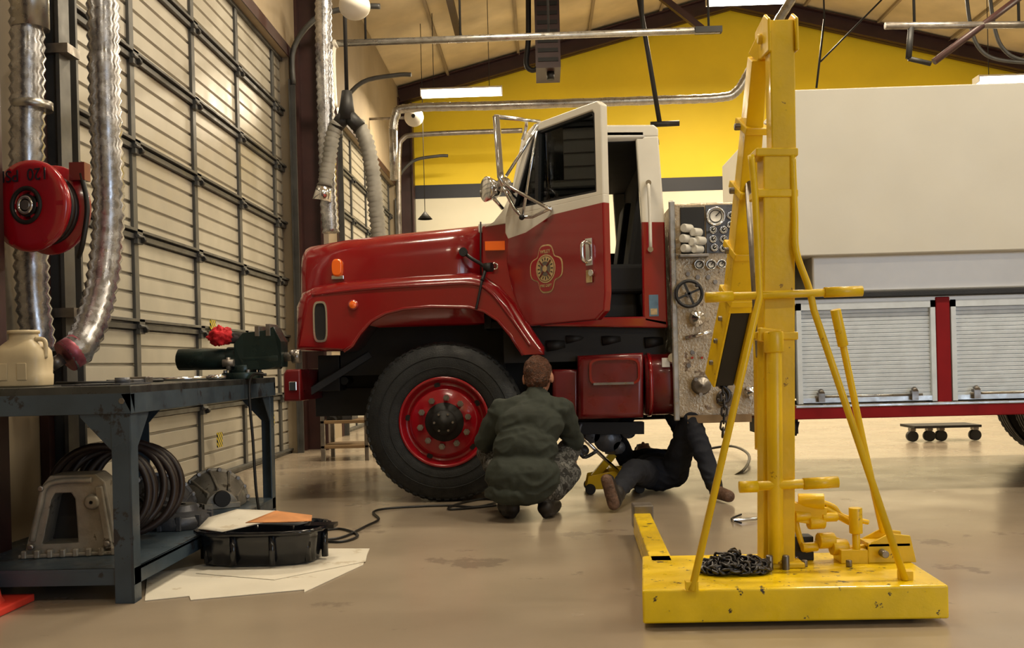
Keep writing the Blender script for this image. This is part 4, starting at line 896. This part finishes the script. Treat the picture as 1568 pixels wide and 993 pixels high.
a=pt(1132,746,Yh); b=pt(1283,738,Yh); g.cyl(a,b,.017,'yel'); g.cyl(pt(1132,746,Yh),pt(1160,745,Yh),.021,'yel'); g.cyl(pt(1230,741,Yh),pt(1283,738,Yh),.021,'yel'); g.done("handle_bars",CR)
def bpos(px,py): return fl(px,py,bz)
g=G(); g.tube(cat([pt(1150,238,YM-.06),pt(1156,300,YM-.07),pt(1163,455,YM-.1)],4)+[bpos(1059,905)],.0125,'yel',10)
g.tube(cat([pt(1213,236,YM-.05),pt(1217,330,YM-.06),pt(1219,385,YM-.07),pt(1238,440,YM-.08),pt(1246,475,YM-.1)],5)+[bpos(1386,889)],.0125,'yel',10)
for p in (bpos(1059,903),bpos(1386,887)): g.box(p.x-.02,p.x+.02,p.y-.02,p.y+.02,bz,bz+.03,'yel')
g.done("brace_rods",CR)
g=G(); Yp=YM+.05
g.tube([pt(1279,474,3.6),pt(1291,530,3.62)],.019,'yel',12); g.tube([pt(1290,525,3.62),pt(1322,680,3.7),pt(1352,815,3.78)],.0125,'yel',10)
g.beam((mx+.06,Yp,bz+.19),pt(1262,790,Yp),.06,.07,'yel'); g.cyl(pt(1222,768,Yp),pt(1262,768,Yp-.02),.03,'yel'); g.cyl(pt(1262,778,Yp),pt(1312,805,Yp),.014,'yel')
for px,py,r in ((1228,790,.024),(1250,800,.026),(1270,792,.018),(1265,828,.03),(1240,838,.018),(1285,838,.03)):
    c=pt(px,py,Yp-.02); g.cyl(c+V(-.03,0,0),c+V(.03,.01,.0),r,'yel',seg=10)
c=pt(1310,796,Yp-.05); g.cyl(c+V(0,0,-.05),c+V(0,0,.045),.024,'yel'); g.cyl(c+V(0,0,-.12),c+V(0,0,-.05),.014,'yel')
g.tube(cat([pt(1215,775,Yp),pt(1222,815,Yp),pt(1235,842,Yp),pt(1262,825,Yp),pt(1290,830,Yp)],5),.012,'yel')
g.tube(cat([pt(1245,765,Yp),pt(1275,775,Yp),pt(1290,790,Yp),pt(1330,800,Yp)],5),.010,'yel')
g.box(pt(1215,800,Yp).x,pt(1245,800,Yp).x,Yp-.0,Yp+.07,bz,bz+.09,'dark')
A=pt(1318,812,3.78);B=pt(1382,815,3.78)
for y in (3.70,3.80): g.extv([(A.x,y,bz),(B.x+.02,y,bz),(B.x,y,A.z-.01),(A.x+.08,y,A.z),(A.x,y,A.z-.04)],(0,.01,0),'yel')
g.box(A.x,B.x,3.70,3.81,A.z-.05,A.z-.035,'yel'); g.cyl((A.x+.05,3.66,A.z-.07),(A.x+.05,3.85,A.z-.07),.014,'steel')
g.beam(pt(1285,850,3.75),pt(1330,842,3.75),.03,.05,'yel'); g.box(A.x-.1,A.x,3.70,3.8,bz,bz+.05,'yel')
for px,py in ((1218,862),(1232,868),(1300,868)): c=bpos(px,py); g.cyl(c,c+V(0,0,.025),.012,'steel',seg=6)
g.done("hydraulic_pump",CR,bevel=.003)
g=G(); random.seed(3); cc=bpos(1124,876)
for k in range(150):
    t=k*.55; rr=.115*math.sqrt(random.random()); h=(1-(rr/.12)**1.5)*.06*random.random()+.014
    p=V(cc.x+rr*math.cos(t*2.1)*1.05,cc.y+rr*math.sin(t*2.1)*.7,bz+h)
    link(g,p,(random.uniform(-1,1),random.uniform(-1,1),random.uniform(-.25,.25)),(random.uniform(-1,1),random.uniform(-1,1),random.uniform(-1,1)),.042,.026,.0052,'chain')
g.done("chain_pile",CR)
# ================================================================= PEOPLE
def fig(name,parts,vox=.007,disp=.006,smooth=3):
    g=G()
    for p in parts:
        if p[0]=='c':
            _,a,b,ra,rb,m=p; a=Vector(a);b=Vector(b); L=(b-a).length; n=max(2,int(L/(min(ra,rb)*.5))+1); n=min(n,14)
            ax,u,w=basis(b-a)
            prof=[]
            for k in range(6): th=math.pi/2*k/6; prof.append((ra*math.sin(th)+1e-4,-ra*math.cos(th)))
            for k in range(n+1): f=k/n; prof.append((ra+(rb-ra)*f,L*f))
            for k in range(1,7): th=math.pi/2*k/6; prof.append((rb*math.cos(th)+1e-4,L+rb*math.sin(th)))
            secs=[[a+ax*h+u*math.cos(2*math.pi*j/16)*r+w*math.sin(2*math.pi*j/16)*r for j in range(16)] for r,h in prof]
            g.loft(secs,'int')
        else:
            _,c,rad,R,m=p; g.sph(c,1,'int',rad,24,14,R)
    ob=g.done(name+"_tmp")
    md=ob.modifiers.new("r",'REMESH'); md.mode='VOXEL'; md.voxel_size=vox
    sm=ob.modifiers.new("s",'SMOOTH'); sm.factor=.5; sm.iterations=smooth
    dg=bpy.context.evaluated_depsgraph_get(); dg.update(); me=bpy.data.meshes.new_from_object(ob.evaluated_get(dg))
    bpy.data.objects.remove(ob)
    nv=len(me.vertices); co=np.empty(nv*3); me.vertices.foreach_get("co",co); co=co.reshape(-1,3)
    no=np.empty(nv*3); me.vertices.foreach_get("normal",no); no=no.reshape(-1,3)
    def near(P):
        best=np.full(len(P),1e9); idx=np.zeros(len(P),int)
        for i,p in enumerate(parts):
            if p[0]=='c':
                a=np.array(p[1]);b=np.array(p[2]); ab=b-a; t=np.clip(((P-a)@ab)/max(ab@ab,1e-9),0,1)
                d=np.linalg.norm(P-(a+t[:,None]*ab),axis=1)-(p[3]+(p[4]-p[3])*t)
            else:
                q=P-np.array(p[1]); 
                if p[3]: q=q@np.array(p[3])
                r=np.array(p[2]); k0=np.linalg.norm(q/r,axis=1); k1=np.linalg.norm(q/(r*r),axis=1)+1e-9; d=k0*(k0-1)/k1
            s=d<best; best[s]=d[s]; idx[s]=i
        return idx
    mats=[]; 
    for p in parts:
        if p[-1] not in mats: mats.append(p[-1])
    pm_=np.array([mats.index(p[-1]) for p in parts])
    vm=pm_[near(co)]
    cloth=np.array([m in ('jacket','navy','camo') for m in mats])[vm]
    hairm=np.array([m=='hair' for m in mats])[vm]
    n1=np.zeros(nv)
    for i in range(nv):
        if cloth[i]:
            v=Vector(co[i]); w_=v+noise.noise_vector(v*6)*.06
            n1[i]=((1-abs(noise.noise(Vector((w_.x*9,w_.y*9,w_.z*15))))*3.2)*.8+.5*noise.noise(w_*24))*disp
        elif hairm[i]:
            v=Vector(co[i]); n1[i]=.004+.010*noise.noise(Vector((v.x*45,v.y*45,v.z*18)))+.005*noise.noise(v*90)
    co=co+no*n1[:,None]
    me.vertices.foreach_set("co",co.ravel())
    np_=len(me.polygons); ce=np.empty(np_*3); me.polygons.foreach_get("center",ce); 
    me.materials.clear()
    for m in mats: me.materials.append(M[m])
    me.polygons.foreach_set("material_index",pm_[near(ce.reshape(-1,3))].astype(np.int32)); me.polygons.foreach_set("use_smooth",np.ones(np_,bool)); me.update()
    o=bpy.data.objects.new(name,me); bpy.context.scene.collection.objects.link(o); return o
def hand(parts,wr,d,nrm,side,curl=.5,m='skin'):
    wr=Vector(wr); d=Vector(d).normalized(); n=Vector(nrm); n=(n-d*n.dot(d)).normalized(); s=d.cross(n).normalized()*side
    parts.append(('c',wr,wr+d*.02,.026,.027,m))
    for k,o in enumerate((-.028,-.010,.010,.028)):
        b0=wr+d*.015+s*o*.6; b1=wr+d*.088+s*o; parts.append(('c',b0,b1,.016,.0125,m))
        L=(.034,.038,.035,.026)[k]; cur=b1; ang=curl*.5
        for j,(f,r) in enumerate(((1.15,.0098),(.8,.009),(.65,.0082))):
            dr=d*math.cos(ang)+n*math.sin(ang)+s*o*1.2; nx=cur+dr.normalized()*L*f; parts.append(('c',cur,nx,r,r*.93,m)); cur=nx; ang+=curl*.9
    t0=wr+d*.025-s*.022; t1=t0+(d*.6-s*.8+n*.3).normalized()*.045; t2=t1+(d*.85-s*.35+n*.5).normalized()*.032; t3=t2+(d*.9+n*.5).normalized()*.026
    parts+= [('c',t0,t1,.015,.012,m),('c',t1,t2,.012,.0105,m),('c',t2,t3,.0105,.009,m)]
def head(parts,c,fwd,up,hair='hair'):
    c=Vector(c); f=Vector(fwd).normalized(); u=Vector(up); u=(u-f*u.dot(f)).normalized(); r=f.cross(u)
    R=Matrix((r,f,u)).transposed(); P=lambda x,y,z:c+r*x+f*y+u*z
    parts.append(('e',P(0,-.012,.024),(.080,.098,.097),R,hair))
    parts.append(('e',P(0,-.035,-.02),(.070,.066,.068),R,hair))
    parts.append(('e',P(0,.024,-.012),(.068,.080,.100),R,'skin'))
    parts.append(('e',P(0,.045,-.075),(.045,.045,.042),R,'skin'))
    parts.append(('c',P(0,.098,.005),P(0,.118,-.028),.009,.014,'skin'))
    parts.append(('c',P(-.04,.090,.022),P(.04,.090,.022),.010,.010,'skin'))
    parts.append(('c',P(-.018,.092,-.058),P(.018,.092,-.058),.008,.008,'skin'))
    for s in (-1,1):
        parts.append(('e',P(s*.084,-.002,-.014),(.012,.022,.034),R,'skin')); parts.append(('e',P(s*.03,.088,.005),(.012,.012,.011),R,'eye'))
O=V(pt(806,745,5.72).x,5.72,0)
def W(x,y,z): return O+V(x,y,z)
p=[]
J='jacket'
p+= [('e',W(-.02,-.01,.25),(.215,.165,.155),None,J),('e',W(-.05,-.03,.16),(.19,.14,.075),None,J),('e',W(.0,.02,.40),(.185,.135,.16),None,J),('e',W(.025,.075,.53),(.20,.13,.15),Matrix.Rotation(-.3,3,'X'),J),
  ('e',W(.045,.12,.61),(.195,.105,.085),None,J),('c',W(.06,.14,.66),W(.07,.17,.71),.075,.062,J),('c',W(.07,.165,.69),W(.078,.19,.77),.052,.050,'skin')]
head(p,W(.082,.215,.815),V(.22,1,-.28),V(0,.2,1))
p+= [('c',W(.01,.15,.70),W(.12,.15,.70),.030,.030,J)]
shL,shR=W(-.135,.11,.615),W(.215,.125,.615); elL,elR=W(-.245,.20,.44),W(.285,.26,.42); wrL,wrR=W(-.20,.43,.40),W(.26,.49,.32)
p+= [('c',shL,elL,.078,.060,J),('c',elL,wrL,.060,.042,J),('c',shR,elR,.078,.060,J),('c',elR,wrR,.060,.042,J)]
p+= [('c',W(-.02,.12,.62),shL,.09,.075,J),('c',W(.09,.12,.62),shR,.09,.075,J)]
hand(p,wrL+V(.005,.03,-.0),V(.1,1,.05),V(.3,0,-1),-1,.6); hand(p,wrR+V(-.005,.03,-.01),V(-.1,1,-.2),V(-.3,0,-1),1,.6)
kL,kR=W(-.235,.33,.36),W(.255,.30,.36); aL,aR=W(-.09,.06,.11),W(.11,.05,.11)
p+= [('c',W(-.09,.03,.21),kL,.095,.068,'camo'),('c',W(.09,.03,.20),kR,.100,.072,'camo'),('c',kL,aL,.066,.05,'camo'),('c',kR,aR,.068,.052,'camo'),('c',W(.14,.06,.17),W(.24,.18,.24),.085,.08,'camo')]
for a,sx in ((aL,-1),(aR,1)):
    t=V(a.x+sx*.045,a.y+.16,.040); h=V(a.x-sx*.005,a.y-.045,.062)
    p+= [('c',a,a+V(0,-.01,-.02),.052,.05,'boot'),('c',h,t,.046,.044,'boot'),('c',t,t+V(sx*.015,.07,-.002),.044,.036,'boot')]
    p+= [('e',(h+t)/2+V(0,0,-.028),(.044,.135,.018),None,'boot'),('c',h+V(0,-.01,-.035),h+V(0,.03,-.035),.025,.025,'boot')]
fig("crouching_mechanic",p,.0075,.008)
p=[]; N='navy'
hpL,hpR=V(.69,6.72,.13),V(.87,6.74,.13); knL=V(.56,6.34,.20); anL=V(.43,5.99,.10); knR=V(.955,6.50,.50); anR=V(1.075,6.36,.10)
p+= [('e',V(.78,6.78,.125),(.175,.13,.115),None,N),('e',V(.77,6.98,.13),(.165,.17,.115),None,N),('e',V(.76,7.18,.14),(.19,.15,.12),None,N),('c',V(.63,7.24,.16),V(.89,7.24,.16),.085,.085,N),
 ('c',hpL,knL,.092,.070,N),('c',knL,anL,.068,.050,N),('c',hpR,knR,.095,.072,N),('c',knR,anR,.070,.052,N),('c',V(.76,7.28,.15),V(.755,7.40,.15),.055,.053,'skin')]
head(p,V(.75,7.50,.17),V(-.1,-.25,1),V(0,1,.2))
shl,shr=V(.60,7.22,.17),V(.93,7.22,.17); ell,elr=V(.52,7.02,.36),V(.98,7.02,.36); wl,wr_=V(.60,6.86,.54),V(.86,6.90,.55)
p+= [('c',shl,ell,.070,.055,N),('c',ell,wl,.055,.040,N),('c',shr,elr,.070,.055,N),('c',elr,wr_,.055,.040,N)]
hand(p,wl+V(0,-.01,.03),V(.1,-.3,1),V(.2,1,0),-1,.6); hand(p,wr_+V(0,-.01,.03),V(-.1,-.3,1),V(-.2,1,0),1,.6)
p+= [('c',anL,V(.415,5.95,.075),.052,.048,'boot'),('c',V(.41,5.93,.062),V(.375,5.90,.19),.046,.040,'boot'),('c',V(.402,5.895,.05),V(.362,5.865,.20),.036,.034,'sole')]
p+= [('c',anR,V(1.08,6.33,.07),.052,.046,'boot'),('c',V(1.085,6.36,.05),V(1.13,6.17,.045),.044,.038,'sole')]
fig("lying_mechanic",p,.0075,.007)
# ================================================================= CAMERA / WORLD
w=bpy.data.worlds.new("world"); bpy.context.scene.world=w; w.use_nodes=True; w.node_tree.nodes["Background"].inputs[0].default_value=(.6,.75,1,1); w.node_tree.nodes["Background"].inputs[1].default_value=.4
cam=bpy.data.cameras.new("camera"); co=bpy.data.objects.new("camera",cam); bpy.context.scene.collection.objects.link(co)
cam.sensor_width=36; cam.lens=F/1568*36; cam.shift_y=(556-496.3)/1568; cam.clip_end=200
co.matrix_world=Matrix.Translation((0,0,CH))@Matrix.Rotation(math.atan(.03),4,'Z')@Matrix.Rotation(math.pi/2,4,'X')@Matrix.Rotation(-.025,4,'Z')
bpy.context.scene.camera=co
sc=bpy.context.scene
sc.view_settings.view_transform='Standard'; sc.view_settings.exposure=1.05
